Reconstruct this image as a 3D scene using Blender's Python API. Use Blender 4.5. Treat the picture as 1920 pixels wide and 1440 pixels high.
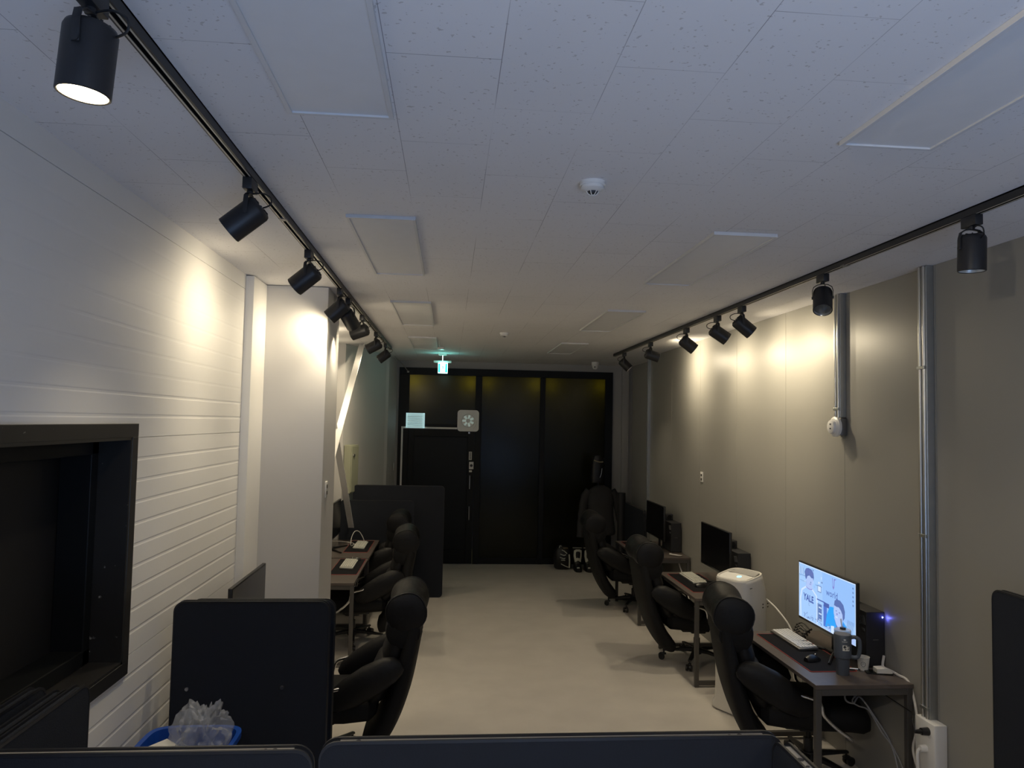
import bpy, bmesh, math, random
from mathutils import Vector, Matrix, Euler
random.seed(7)
PI = math.pi
for o in list(bpy.data.objects): bpy.data.objects.remove(o)
S = bpy.context.scene
COL = S.collection

# ---------------------------------------------------------------- camera
FPX, VPX, VPY, ROLL, CAMZ = 1380.0, 843.0, 790.0, 0.020, 2.22
yv = Vector((VPX - 960, VPY - 720, FPX)).normalized()
v0 = Vector((1, ROLL, 0)); xv = (v0 - v0.dot(yv) * yv).normalized()
zv = xv.cross(yv)
if zv.y > 0: zv = -zv
# image axes (right, down, forward) expressed in world coordinates
R_ = Vector((xv.x, yv.x, zv.x)); D_ = Vector((xv.y, yv.y, zv.y)); F_ = Vector((xv.z, yv.z, zv.z))
cd = bpy.data.cameras.new('camera'); cam = bpy.data.objects.new('camera', cd); COL.objects.link(cam)
cd.sensor_width = 36; cd.lens = 36 * FPX / 1920; cd.clip_start = 0.05
mc = Matrix((R_, -D_, -F_)).transposed().to_4x4(); mc.translation = Vector((0, 0, CAMZ))
cam.matrix_world = mc
S.camera = cam

# ---------------------------------------------------------------- world, view, large lights
S.view_settings.view_transform = 'Standard'; S.view_settings.look = 'None'
S.view_settings.gamma = 1; S.view_settings.use_curve_mapping = False
S.view_settings.exposure = 1.15
w = bpy.data.worlds.new('world'); S.world = w; w.use_nodes = True
w.node_tree.nodes['Background'].inputs[0].default_value = (0.02, 0.025, 0.035, 1)
w.node_tree.nodes['Background'].inputs[1].default_value = 0.3
S.cycles.max_bounces = 8

def area(name, loc, rot, sx, sy, power, color):
    l = bpy.data.lights.new(name, 'AREA'); l.shape = 'RECTANGLE'; l.size = sx; l.size_y = sy
    l.energy = power; l.color = color
    o = bpy.data.objects.new(name, l); COL.objects.link(o); o.location = loc; o.rotation_euler = rot
    return o
# added cool fill light, unseen behind the camera, aimed up at the near ceiling
al = area('near_end_cool_fill', (0.9, -2.0, 0.9), (math.radians(150), 0, 0), 2.6, 1.4, 27, (0.34, 0.56, 1.0)); al.data.spread = math.radians(125)

SPOT_POWER = 9.5
WARM = (1.0, 0.85, 0.60)

# ---------------------------------------------------------------- materials
def mat(name, col, rough=0.6, metal=0.0, noise=0.04, scale=12, bump=0.0, bscale=80, spec=0.5, coat=0, trans=0, emit=None, estr=0, alpha=1, sheen=0):
    m = bpy.data.materials.new(name); m.use_nodes = True
    nt = m.node_tree; n = nt.nodes; L = nt.links; p = n['Principled BSDF']
    tc = n.new('ShaderNodeTexCoord')
    nz = n.new('ShaderNodeTexNoise'); nz.inputs['Scale'].default_value = scale; nz.inputs['Detail'].default_value = 4
    L.new(tc.outputs['Object'], nz.inputs['Vector'])
    mx = n.new('ShaderNodeMix'); mx.data_type = 'RGBA'
    c = Vector(col)
    mx.inputs[6].default_value = (*[max(0, x * (1 - noise)) for x in c], 1)
    mx.inputs[7].default_value = (*[min(1, x * (1 + noise)) for x in c], 1)
    L.new(nz.outputs['Fac'], mx.inputs[0]); L.new(mx.outputs[2], p.inputs['Base Color'])
    p.inputs['Roughness'].default_value = rough; p.inputs['Metallic'].default_value = metal
    p.inputs['Specular IOR Level'].default_value = spec
    if coat: p.inputs['Coat Weight'].default_value = coat; p.inputs['Coat Roughness'].default_value = 0.1
    if trans: p.inputs['Transmission Weight'].default_value = trans
    if alpha < 1: p.inputs['Alpha'].default_value = alpha
    if sheen: p.inputs['Sheen Weight'].default_value = sheen
    if emit: p.inputs['Emission Color'].default_value = (*emit, 1); p.inputs['Emission Strength'].default_value = estr
    if bump:
        b = n.new('ShaderNodeBump'); b.inputs['Strength'].default_value = bump; b.inputs['Distance'].default_value = 0.01
        n2 = n.new('ShaderNodeTexNoise'); n2.inputs['Scale'].default_value = bscale; n2.inputs['Detail'].default_value = 3
        L.new(tc.outputs['Object'], n2.inputs['Vector']); L.new(n2.outputs['Fac'], b.inputs['Height'])
        L.new(b.outputs['Normal'], p.inputs['Normal'])
    return m

def ceiling_mat():
    m = mat('ceiling_tile', (0.76, 0.75, 0.76), 0.85, noise=0.03, scale=2)
    nt = m.node_tree; n = nt.nodes; L = nt.links; p = n['Principled BSDF']; tc = n['Texture Coordinate']
    mp = n.new('ShaderNodeMapping'); mp.inputs['Rotation'].default_value = (0, 0, PI / 2); mp.inputs['Location'].default_value = (0.37, 0.187, 0)
    L.new(tc.outputs['Object'], mp.inputs['Vector'])
    br = n.new('ShaderNodeTexBrick'); br.inputs['Scale'].default_value = 1
    br.inputs['Brick Width'].default_value = 0.6; br.inputs['Row Height'].default_value = 0.3
    br.inputs['Mortar Size'].default_value = 0.0011; br.inputs['Mortar Smooth'].default_value = 0.0
    br.inputs['Color1'].default_value = (1, 1, 1, 1); br.inputs['Color2'].default_value = (0.97, 0.97, 0.97, 1); br.inputs['Mortar'].default_value = (0.42, 0.41, 0.42, 1)
    L.new(mp.outputs[0], br.inputs['Vector'])
    # the joints are only open here and there
    nf = n.new('ShaderNodeTexNoise'); nf.inputs['Scale'].default_value = 1.3; L.new(tc.outputs['Object'], nf.inputs['Vector'])
    cr = n.new('ShaderNodeValToRGB'); cr.color_ramp.elements[0].position = 0.40; cr.color_ramp.elements[1].position = 0.62
    L.new(nf.outputs['Fac'], cr.inputs[0])
    jm = n.new('ShaderNodeMix'); jm.data_type = 'RGBA'; jm.inputs[6].default_value = (0.93, 0.93, 0.93, 1)
    gt = n.new('ShaderNodeMix'); gt.data_type = 'RGBA'; gt.inputs[7].default_value = (1, 1, 1, 1)
    L.new(cr.outputs[0], gt.inputs[0]); L.new(br.outputs['Color'], gt.inputs[6])
    # small dark pits
    vo = n.new('ShaderNodeTexNoise'); vo.inputs['Scale'].default_value = 75; vo.inputs['Detail'].default_value = 1
    L.new(tc.outputs['Object'], vo.inputs['Vector'])
    pr = n.new('ShaderNodeValToRGB'); pr.color_ramp.elements[0].position = 0.275; pr.color_ramp.elements[0].color = (0.74, 0.72, 0.70, 1)
    pr.color_ramp.elements[1].position = 0.31
    L.new(vo.outputs['Fac'], pr.inputs[0])
    m1 = n.new('ShaderNodeMix'); m1.data_type = 'RGBA'; m1.blend_type = 'MULTIPLY'; m1.inputs[0].default_value = 1
    m2 = n.new('ShaderNodeMix'); m2.data_type = 'RGBA'; m2.blend_type = 'MULTIPLY'; m2.inputs[0].default_value = 1
    src = p.inputs['Base Color'].links[0].from_socket
    L.new(src, m1.inputs[6]); L.new(gt.outputs[2], m1.inputs[7])
    L.new(m1.outputs[2], m2.inputs[6]); L.new(pr.outputs[0], m2.inputs[7])
    L.new(m2.outputs[2], p.inputs['Base Color'])
    return m

def worn_mat():
    m = mat('window_black_paint', (0.022, 0.021, 0.020), 0.38, noise=0.2, scale=6)
    nt = m.node_tree; n = nt.nodes; L = nt.links; p = n['Principled BSDF']; tc = n['Texture Coordinate']
    a = n.new('ShaderNodeTexNoise'); a.inputs['Scale'].default_value = 34; a.inputs['Detail'].default_value = 5; L.new(tc.outputs['Object'], a.inputs['Vector'])
    r = n.new('ShaderNodeValToRGB'); r.color_ramp.elements[0].position = 0.70; r.color_ramp.elements[1].position = 0.74
    L.new(a.outputs['Fac'], r.inputs[0])
    mx = n.new('ShaderNodeMix'); mx.data_type = 'RGBA'; mx.inputs[7].default_value = (0.3, 0.29, 0.27, 1)
    src = p.inputs['Base Color'].links[0].from_socket
    L.new(r.outputs[0], mx.inputs[0]); L.new(src, mx.inputs[6]); L.new(mx.outputs[2], p.inputs['Base Color'])
    return m

def film_mat():
    m = mat('black_window_film', (0.007, 0.008, 0.007), 0.20, spec=0.22)
    nt = m.node_tree; n = nt.nodes; L = nt.links; p = n['Principled BSDF']; out = n['Material Output']
    t = n.new('ShaderNodeBsdfTranslucent'); t.inputs['Color'].default_value = (0.34, 0.31, 0.03, 1)
    x = n.new('ShaderNodeMixShader'); x.inputs[0].default_value = 0.14
    L.new(p.outputs[0], x.inputs[1]); L.new(t.outputs[0], x.inputs[2]); L.new(x.outputs[0], out.inputs[0])
    return m

M = dict(
    ceiling=ceiling_mat(),
    wall_white=mat('white_coated_steel_wall', (0.80, 0.79, 0.77), 0.50, noise=0.03, scale=3, bump=0.02, bscale=30),
    wall_board=mat('painted_board', (0.60, 0.59, 0.58), 0.55, noise=0.03, scale=2),
    wall_grey=mat('glossy_steel_wall', (0.28, 0.272, 0.25), 0.42, noise=0.03, scale=2, bump=0.015, bscale=6, spec=0.35),
    wall_back=mat('far_wall_paint', (0.36, 0.35, 0.34), 0.7, noise=0.03, scale=2),
    floor=mat('grey_vinyl_floor', (0.55, 0.515, 0.475), 0.50, noise=0.13, scale=3.5, bump=0.02, bscale=60),
    black_metal=mat('black_powder_coat', (0.012, 0.012, 0.013), 0.42),
    lamp_black=mat('lamp_black', (0.014, 0.014, 0.016), 0.45),
    frame_black=mat('black_window_frame', (0.005, 0.006, 0.007), 0.5, spec=0.25),
    film=film_mat(),
    glass_dark=mat('dark_tinted_glass', (0.007, 0.008, 0.007), 0.20, spec=0.22),
    door_black=mat('black_door_panel', (0.008, 0.010, 0.012), 0.4, spec=0.2),
    win_black=worn_mat(),
    void_black=mat('blackout_board', (0.006, 0.006, 0.007), 0.6),
    track_strip=mat('track_flange_highlight', (0.50, 0.46, 0.38), 0.4),
    steel=mat('brushed_steel', (0.55, 0.55, 0.54), 0.28, 1.0),
    galv=mat('galvanised_trunking', (0.42, 0.43, 0.42), 0.36, 0.85, noise=0.12, scale=20),
    chrome=mat('chrome', (0.75, 0.75, 0.76), 0.12, 1.0),
    gunmetal=mat('gunmetal_tube', (0.16, 0.155, 0.15), 0.4, 0.6),
    desk_leg=mat('desk_leg_grey', (0.085, 0.080, 0.076), 0.45, 0.3),
    desk_top=mat('dark_ash_laminate', (0.095, 0.078, 0.070), 0.36, noise=0.2, scale=25),
    mat_black=mat('black_mat_cloth', (0.007, 0.007, 0.009), 0.8, spec=0.12),
    mat_red=mat('red_stitched_edge', (0.34, 0.045, 0.04), 0.6),
    fabric=mat('black_chair_cloth', (0.0065, 0.0065, 0.0072), 0.7, bump=0.25, bscale=300, spec=0.25),
    fabric2=mat('black_chair_leather', (0.0070, 0.0070, 0.0080), 0.5, bump=0.35, bscale=16, spec=0.28),
    piping=mat('chair_piping', (0.004, 0.004, 0.005), 0.6),
    plastic=mat('black_plastic', (0.010, 0.010, 0.011), 0.35),
    plastic_m=mat('matt_black_plastic', (0.013, 0.013, 0.016), 0.6),
    screen_off=mat('switched_off_screen', (0.004, 0.004, 0.005), 0.22),
    partition=mat('charcoal_partition_felt', (0.018, 0.021, 0.029), 0.85, bump=0.15, bscale=250, spec=0.2),
    part_edge=mat('partition_black_edge', (0.015, 0.016, 0.02), 0.4),
    channel=mat('partition_metal_channel', (0.42, 0.39, 0.34), 0.35, 0.25),
    white_plastic=mat('white_plastic', (0.72, 0.71, 0.69), 0.35),
    purifier=mat('purifier_white', (0.62, 0.60, 0.56), 0.28),
    slot=mat('dark_slot', (0.05, 0.048, 0.042), 0.6),
    keycap=mat('pale_keycaps', (0.66, 0.66, 0.66), 0.5),
    keycap_w=mat('ivory_keycaps', (0.55, 0.55, 0.50), 0.5),
    blue_bin=mat('blue_bin_plastic', (0.012, 0.075, 0.40), 0.35),
    tumbler=mat('slate_blue_enamel', (0.075, 0.088, 0.11), 0.4),
    clear=mat('clear_plastic', (0.75, 0.72, 0.68), 0.15, alpha=0.55),
    clear_bag=mat('thin_plastic_bag', (0.66, 0.68, 0.72), 0.2, alpha=0.30, bump=1.0, bscale=16, spec=0.8),
    paper=mat('white_paper', (0.70, 0.68, 0.62), 0.7),
    ink=mat('dark_ink', (0.03, 0.03, 0.035), 0.6),
    cable_w=mat('white_cable', (0.62, 0.60, 0.57), 0.4),
    cable_g=mat('grey_cable', (0.22, 0.22, 0.23), 0.45),
    cable_b=mat('black_cable', (0.008, 0.008, 0.009), 0.45),
    jacket=mat('dark_jacket_cloth', (0.030, 0.029, 0.031), 0.8, bump=0.2, bscale=60),
    boot=mat('boot_black', (0.006, 0.006, 0.007), 0.45),
    boot_w=mat('boot_white', (0.55, 0.55, 0.48), 0.5),
    boot_red=mat('boot_ochre', (0.14, 0.10, 0.05), 0.5),
    brass=mat('pale_gold_band', (0.30, 0.26, 0.16), 0.4),
    panel_white=mat('light_panel_diffuser', (0.72, 0.72, 0.73), 0.5),
    panel_frame=mat('light_panel_frame', (0.64, 0.64, 0.65), 0.45),
    beige_box=mat('beige_painted_steel', (0.36, 0.37, 0.27), 0.5),
    fan_white=mat('fan_housing', (0.80, 0.79, 0.77), 0.5),
    vent_glow=mat('vent_painted_glow', (0.5, 0.55, 0.55), 0.5, emit=(0.45, 0.72, 0.74), estr=0.30),
    vent_dim=mat('fan_blades_painted_glow', (0.4, 0.45, 0.42), 0.5, emit=(0.5, 0.62, 0.55), estr=0.14),  # blades hold no lamp; their faint glow is painted as emission
    exit_glow=mat('exit_sign_white', (0.8, 0.9, 0.9), 0.4, emit=(0.62, 1.0, 0.95), estr=1.3),
    exit_green=mat('exit_sign_green', (0.0, 0.4, 0.35), 0.4, emit=(0.02, 0.55, 0.55), estr=0.5),
    bulb=mat('lit_lamp_face', (1, 0.9, 0.7), 0.4, emit=(1.0, 0.83, 0.50), estr=14),
    reflector=mat('lamp_reflector', (0.75, 0.72, 0.66), 0.3, 0.6),
    lens_off=mat('unlit_lamp_lens', (0.10, 0.10, 0.09), 0.15),
    led_blue=mat('blue_led', (0.1, 0.15, 1), 0.4, emit=(0.25, 0.35, 1.0), estr=9),
    led_cyan=mat('cyan_led', (0.2, 0.6, 0.9), 0.4, emit=(0.1, 0.62, 1.0), estr=2.2),
)
def emis(name, c, s=0.95):
    return mat(name, (0.0, 0.0, 0.0), 0.3, emit=c, estr=s * 0.50, noise=0)
M['s_bg'] = emis('screen_pale_blue', (0.36, 0.58, 0.94)); M['s_bg2'] = emis('screen_sky', (0.30, 0.52, 0.93))
M['s_white'] = emis('screen_white', (0.62, 0.76, 1.0)); M['s_hair'] = emis('screen_hair', (0.10, 0.16, 0.42))
M['s_skin'] = emis('screen_skin', (0.42, 0.55, 0.90)); M['s_shirt'] = emis('screen_bright_blue', (0.03, 0.36, 0.92))
M['s_navy'] = emis('screen_navy', (0.07, 0.12, 0.40)); M['s_chair'] = emis('screen_chair_blue', (0.08, 0.18, 0.62))
M['s_line'] = emis('screen_grey_line', (0.16, 0.27, 0.52)); M['s_pink'] = emis('screen_mauve', (0.22, 0.22, 0.60))

# ---------------------------------------------------------------- mesh builder
class B:
    def __init__(s): s.bm = bmesh.new()
    def _mi(s, faces, mi):
        for f in faces: f.material_index = mi
    def box(s, c, d, mi=0, bev=0, rot=None, seg=2):
        t = bmesh.new(); bmesh.ops.create_cube(t, size=1)
        bmesh.ops.scale(t, vec=d, verts=t.verts)
        if bev: bmesh.ops.bevel(t, geom=t.edges[:], offset=bev, segments=seg, affect='EDGES', profile=0.5)
        if rot: bmesh.ops.rotate(t, matrix=rot, verts=t.verts)
        bmesh.ops.translate(t, vec=c, verts=t.verts)
        return s.join(t, mi)
    def b2(s, x0, x1, y0, y1, z0, z1, mi=0, bev=0):
        return s.box(((x0 + x1) / 2, (y0 + y1) / 2, (z0 + z1) / 2), (abs(x1 - x0), abs(y1 - y0), abs(z1 - z0)), mi, bev)
    def join(s, t, mi=None, mtx=None):
        vm = {}
        for v in t.verts: vm[v] = s.bm.verts.new(mtx @ v.co if mtx else v.co)
        for f in t.faces:
            try: nf = s.bm.faces.new([vm[v] for v in f.verts])
            except ValueError: continue
            nf.material_index = f.material_index if mi is None else mi
        t.free(); return s
    def rings(s, rs, mi=0, caps=True, closed=False):
        V = [[s.bm.verts.new(p) for p in r] for r in rs]; n = len(V[0])
        pr = list(zip(V, V[1:])) + ([(V[-1], V[0])] if closed else [])
        for a, b in pr:
            for i in range(n):
                j = (i + 1) % n
                f = s.bm.faces.new((a[i], a[j], b[j], b[i])); f.material_index = mi
        if caps and not closed:
            for r in (V[0][::-1], V[-1]):
                f = s.bm.faces.new(r); f.material_index = mi
        return s
    def cyl(s, p0, p1, r0, r1=None, seg=20, mi=0, caps=True):
        p0 = Vector(p0); p1 = Vector(p1); r1 = r0 if r1 is None else r1
        d = (p1 - p0).normalized(); a = d.orthogonal().normalized(); b = d.cross(a)
        return s.rings([[p + (a * math.cos(t) + b * math.sin(t)) * r for t in [2 * PI * i / seg for i in range(seg)]] for p, r in ((p0, r0), (p1, r1))], mi, caps)
    def lathe(s, prof, seg=28, mi=0, org=(0, 0, 0), caps=True):
        o = Vector(org)
        return s.rings([[o + Vector((r * math.cos(2 * PI * i / seg), r * math.sin(2 * PI * i / seg), z)) for i in range(seg)] for r, z in prof], mi, caps)
    def tube(s, pts, r, seg=8, mi=0, smooth=0, closed=False):
        P = [Vector(p) for p in pts]
        if smooth: P = catmull(P, smooth)
        rs = []; up = None
        for i, p in enumerate(P):
            if closed: d = P[(i + 1) % len(P)] - P[i - 1]
            else: d = P[min(i + 1, len(P) - 1)] - P[max(i - 1, 0)]
            d.normalize()
            if up is None: up = d.orthogonal().normalized()
            else:
                up = (up - up.dot(d) * d)
                up = up.normalized() if up.length > 1e-6 else d.orthogonal().normalized()
            b = d.cross(up); rr = r[i] if isinstance(r, (list, tuple)) and not smooth else (r if not isinstance(r, (list, tuple)) else r[0])
            rs.append([p + (up * math.cos(t) + b * math.sin(t)) * rr for t in [2 * PI * k / seg for k in range(seg)]])
        return s.rings(rs, mi, True, closed)
    def prism(s, poly, ext, mtx=None, mi=0):
        """poly: 2-D points in local XZ, extruded along local Y by ext=(y0,y1)"""
        mtx = mtx or Matrix(); y0, y1 = ext
        return s.rings([[mtx @ Vector((x, y0, z)) for x, z in poly], [mtx @ Vector((x, y1, z)) for x, z in poly]], mi)
    def build(s, name, mats, parent=None, smooth=True, sub=0, ang=38):
        bmesh.ops.recalc_face_normals(s.bm, faces=s.bm.faces)
        me = bpy.data.meshes.new(name); s.bm.to_mesh(me); s.bm.free()
        for m in (mats if isinstance(mats, (list, tuple)) else [mats]): me.materials.append(m if not isinstance(m, str) else M[m])
        if smooth:
            me.shade_smooth()
            if not sub: me.set_sharp_from_angle(angle=math.radians(ang))
        o = bpy.data.objects.new(name, me); COL.objects.link(o)
        if parent: o.parent = parent
        if sub:
            md = o.modifiers.new('subdivision', 'SUBSURF'); md.levels = sub; md.render_levels = sub
        return o

def catmull(P, n):
    out = []
    Q = [P[0]] + P + [P[-1]]
    for i in range(1, len(Q) - 2):
        a, b, c, d = Q[i - 1], Q[i], Q[i + 1], Q[i + 2]
        for k in range(n):
            t = k / n
            out.append(0.5 * ((2 * b) + (c - a) * t + (2 * a - 5 * b + 4 * c - d) * t * t + (3 * b - a - 3 * c + d) * t ** 3))
    out.append(P[-1]); return out

def sq(c, ax, ay, rx, ry, n=24, p=4.0):
    c = Vector(c); ax = Vector(ax); ay = Vector(ay); out = []
    for i in range(n):
        t = 2 * PI * i / n; ct, st = math.cos(t), math.sin(t)
        out.append(c + ax * rx * math.copysign(abs(ct) ** (2 / p), ct) + ay * ry * math.copysign(abs(st) ** (2 / p), st))
    return out

def rrect(w, h, r, n=6, x0=0, z0=0):
    pts = []
    for cx, cz, a0 in ((x0 + w - r, z0 + h - r, 0), (x0 + r, z0 + h - r, 90), (x0 + r, z0 + r, 180), (x0 + w - r, z0 + r, 270)):
        for k in range(n + 1):
            a = math.radians(a0 + 90 * k / n); pts.append((cx + r * math.cos(a), cz + r * math.sin(a)))
    return pts

def text_bm(body, size, bold=0.0, depth=0.0):
    cu = bpy.data.curves.new('t', 'FONT'); cu.body = body; cu.size = size; cu.align_x = 'CENTER'; cu.align_y = 'CENTER'
    cu.offset = bold; cu.extrude = depth; cu.resolution_u = 3
    o = bpy.data.objects.new('t', cu); COL.objects.link(o)
    dg = bpy.context.evaluated_depsgraph_get(); dg.update()
    me = bpy.data.meshes.new_from_object(o.evaluated_get(dg))
    t = bmesh.new(); t.from_mesh(me)
    bpy.data.objects.remove(o); bpy.data.curves.remove(cu); bpy.data.meshes.remove(me)
    return t

def thing(name, label, cat, loc=(0, 0, 0), rz=0, group=None):
    o = bpy.data.objects.new(name, None); COL.objects.link(o); o.location = loc; o.rotation_euler = (0, 0, rz)
    o.empty_display_size = 0.1; return tag(o, label, cat, group)
def tag(o, label, cat, group=None):
    o['label'] = label; o['category'] = cat
    if group: o['group'] = group
    return o
def struct(o): o['kind'] = 'structure'; return o
def dup(root, loc=None, rz=None, label=None, group=None):
    def cp(o, par):
        c = o.copy(); COL.objects.link(c)
        if par: c.parent = par
        for ch in list(o.children): cp(ch, c)
        return c
    r = cp(root, None)
    if loc: r.location = loc
    if rz is not None: r.rotation_euler = (0, 0, rz)
    if label: r['label'] = label
    if group: r['group'] = group
    return r

# ================================================================ SETTING
LW, RW, CZ, BY, NY = -1.367, 2.73, 3.165, 11.66, -3.2
b = B(); b.b2(-2.6, 3.4, NY, 13.0, -0.12, 0); struct(b.build('floor', 'floor', smooth=False))
b = B(); b.b2(-2.6, 3.4, NY, 13.0, CZ, CZ + 0.12); struct(b.build('ceiling', 'ceiling', smooth=False))
b = B(); b.b2(-2.6, 3.4, NY - 0.1, NY, 0, CZ); struct(b.build('wall_near', 'wall_white', smooth=False))

# left wall: sandwich panels with shallow horizontal grooves, hole for the window
WY0, WY1, WZ0, WZ1 = 1.5, 3.30, 1.165, 2.125
def groove_profile(z0, z1):
    pts = []; pitch = 0.0945; j0 = 3.067; z = z1
    marks = []
    k = 0
    while True:
        zz = j0 - k * pitch
        if zz < z0: break
        if zz < z1: marks.append((zz, k % 10 == 0))
        k += 1
    pts.append((LW, z1))
    for zz, deep in marks:
        d, hw = (0.005, 0.0018) if deep else ((0.0017, 0.009) if zz < 2.40 else (0.0005, 0.009))
        if zz + hw < z1 and zz - hw > z0:
            pts += [(LW, zz + hw), (LW - d, zz + (hw * 0.4 if not deep else hw * .9)), (LW - d, zz - (hw * 0.4 if not deep else hw * .9)), (LW, zz - hw)]
    pts.append((LW, z0)); pts += [(LW - 0.10, z0), (LW - 0.10, z1)]
    return pts
b = B()
for y0, y1, z0, z1 in ((NY, WY0, 0, CZ), (WY0, WY1, 0, WZ0), (WY0, WY1, WZ1, CZ), (WY1, 4.975, 0, CZ)):
    pr = groove_profile(z0, z1)
    b.rings([[Vector((x, y0, z)) for x, z in pr], [Vector((x, y1, z)) for x, z in pr]])
struct(b.build('wall_left', 'wall_white', smooth=False))

# window in the left wall: black trim, deep reveal, inner frame, blackout board
b = B()
t = 0.058
for y0, y1, z0, z1 in ((WY0 - t, WY1 + t, WZ1, WZ1 + t), (WY0 - t, WY1 + t, WZ0 - t, WZ0), (WY0 - t, WY0, WZ0, WZ1), (WY1, WY1 + t, WZ0, WZ1)):
    b.b2(LW - 0.01, LW + 0.012, y0, y1, z0, z1, 0, 0.002)
d = 0.25
for y0, y1, z0, z1 in ((WY0, WY1, WZ1 - 0.012, WZ1), (WY0, WY1, WZ0, WZ0 + 0.012), (WY0, WY0 + 0.012, WZ0, WZ1), (WY1 - 0.012, WY1, WZ0, WZ1)):
    b.b2(LW - d, LW + 0.010, y0, y1, z0, z1, 0)
wn = struct(b.build('window_1', 'win_black', smooth=False))
b = B()
for y0, y1, z0, z1 in ((WY0, WY1, WZ1 - 0.075, WZ1 - 0.012), (WY0, WY1, WZ0 + 0.012, WZ0 + 0.075), (WY0, WY0 + 0.07, WZ0, WZ1), (WY1 - 0.07, WY1 - 0.012, WZ0, WZ1)):
    b.b2(LW - d, LW - 0.12, y0, y1, z0 + 0.0, z1, 0, 0.004)
b.build('window_frame', 'frame_black', wn, smooth=False)
b = B(); b.b2(LW - d - 0.02, LW - d, WY0, WY1, WZ0, WZ1); b.build('pane', 'void_black', wn, smooth=False)

# post at the end of the left wall, boxed column, recess behind it
b = B(); b.b2(LW - 0.02, LW + 0.052, 4.975, 5.32, 0, CZ - 0.006, 0, 0.002); struct(b.build('trim_1', 'wall_white', smooth=False))
CX0, CY0, CY1 = -0.885, 5.32, 5.86
b = B(); b.b2(-1.75, CX0, CY0, CY1, 0, CZ - 0.004, 0, 0.003)
struct(b.build('wall_column', 'wall_board', smooth=False))
b = B(); b.b2(-1.80, -1.72, CY1, 9.33, 0, CZ); struct(b.build('wall_recess', 'wall_board', smooth=False))
# slanted wall between recess and the shop front
P = [(-1.40, 9.0), (-0.905, 10.85), (-0.865, BY + 0.02)]
b = B()
b.rings([[Vector((x, y, z)) for x, y in ((-1.80, 9.32), (-1.314, 9.32), (-0.905, 10.85), (-0.905, 13), (-1.80, 13))] for z in (0, CZ)])
struct(b.build('wall_slanted', 'wall_board', smooth=False))
b = B(); b.rings([[Vector((x, y, z)) for x, y in ((-0.96, 10.70), (-0.895, 10.82), (-0.84, BY), (-0.96, BY))] for z in (0, CZ)])
struct(b.build('trim_2', 'wall_board', smooth=False))
b = B(); b.b2(-1.72, -1.42, 8.35, 9.0, 0, 1.32, 0, 0.004); struct(b.build('trim_3', 'wall_board', smooth=False))

# right wall: glossy grey panels; steps back at its far end
b = B()
ys = [NY, 0.9, 1.9, 2.9, 3.93, 4.90, 5.80, 6.83, 7.86, 8.9, 9.93]
for y0, y1 in zip(ys, ys[1:]):
    b.b2(RW, RW + 0.10, y0 + 0.0012, y1 - 0.0012, 0, CZ, 0, 0.0022)
b.b2(RW + 0.02, RW + 0.2, NY, 9.93, 0, CZ)
struct(b.build('wall_right', 'wall_grey', smooth=False))
b = B(); b.b2(2.93, 3.05, 9.93, 13, 0, CZ); b.b2(RW + 0.005, 2.95, 9.90, 9.95, 0, CZ); struct(b.build('wall_right_alcove', 'wall_back', smooth=False))
for k, (y0, y1, z0, nm) in enumerate(((9.86, 9.93, 0.0, 'trim_4'),)):
    b = B(); b.b2(RW - 0.03, RW + 0.01, y0, y1, z0, CZ, 0, 0.002); b.b2(RW - 0.036, RW - 0.03, y0 + 0.012, y0 + 0.024, z0, CZ); b.b2(RW - 0.036, RW - 0.03, y1 - 0.02, y1 - 0.008, z0, CZ)
    struct(b.build(nm, 'galv', smooth=False))

# far wall around the shop front
FX0, FX1, FZ1 = -0.80, 2.60, 3.055
b = B()
b.b2(-1.8, FX0, BY, BY + 0.12, 0, CZ); b.b2(FX1, 3.05, BY, BY + 0.12, 0, CZ); b.b2(FX0, FX1, BY, BY + 0.12, FZ1, CZ)
b.b2(2.75, 2.86, BY - 0.05, BY, 0, CZ - 0.001)
struct(b.build('wall_far', 'wall_back', smooth=False))
# black shop front: three bays, the door sits in the first
fy = BY - 0.03
m1, m2 = (0.40, 0.50), (1.43, 1.51)
b = B()
b.b2(FX0, FX1, fy, BY + 0.06, FZ1 - 0.11, FZ1, 0, 0.003)
b.b2(FX0, FX0 + 0.16, fy, BY + 0.06, 0, FZ1 - 0.11, 0, 0.003)
b.b2(FX1 - 0.12, FX1, fy, BY + 0.06, 0, FZ1 - 0.11, 0, 0.003)
for a, c in (m1, m2): b.b2(a, c, fy, BY + 0.06, 0, FZ1 - 0.11, 0, 0.003)
b.b2(FX0 + 0.16, m1[0], fy, BY + 0.06, 2.10, 2.17, 0, 0.003)
for a, c in ((m1[1], m2[0]), (m2[1], FX1 - 0.12)): b.b2(a, c, fy + 0.01, BY + 0.05, 0, 0.09, 0, 0.003)
sf = struct(b.build('window_2', 'frame_black', smooth=False))
for a, c, z0, z1 in ((FX0 + 0.16, m1[0], 2.17, FZ1 - 0.11), (m1[1], m2[0], 0.09, FZ1 - 0.11), (m2[1], FX1 - 0.12, 0.09, FZ1 - 0.11)):
    b = B(); b.b2(a, c, BY + 0.0, BY + 0.012, z0, z1); b.build('pane', 'film', sf, smooth=False)
for k_, (lx, pw) in enumerate(((-0.58, 1.0), (0.34, 0.8), (0.57, 0.4), (1.37, 0.5), (1.58, 0.3), (2.42, 0.4))):  # unseen lamps added close behind the film to yellow the pane corners
    l = bpy.data.lights.new('pane_corner_glow', 'POINT'); l.energy = 14 * pw; l.color = (1.0, 0.92, 0.30); l.shadow_soft_size = 0.06
    lo = bpy.data.objects.new('pane_corner_glow', l); COL.objects.link(lo); lo.location = (lx, BY + 0.16, 2.84)
dx0, dx1 = FX0 + 0.16, m1[0]
b = B()
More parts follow.
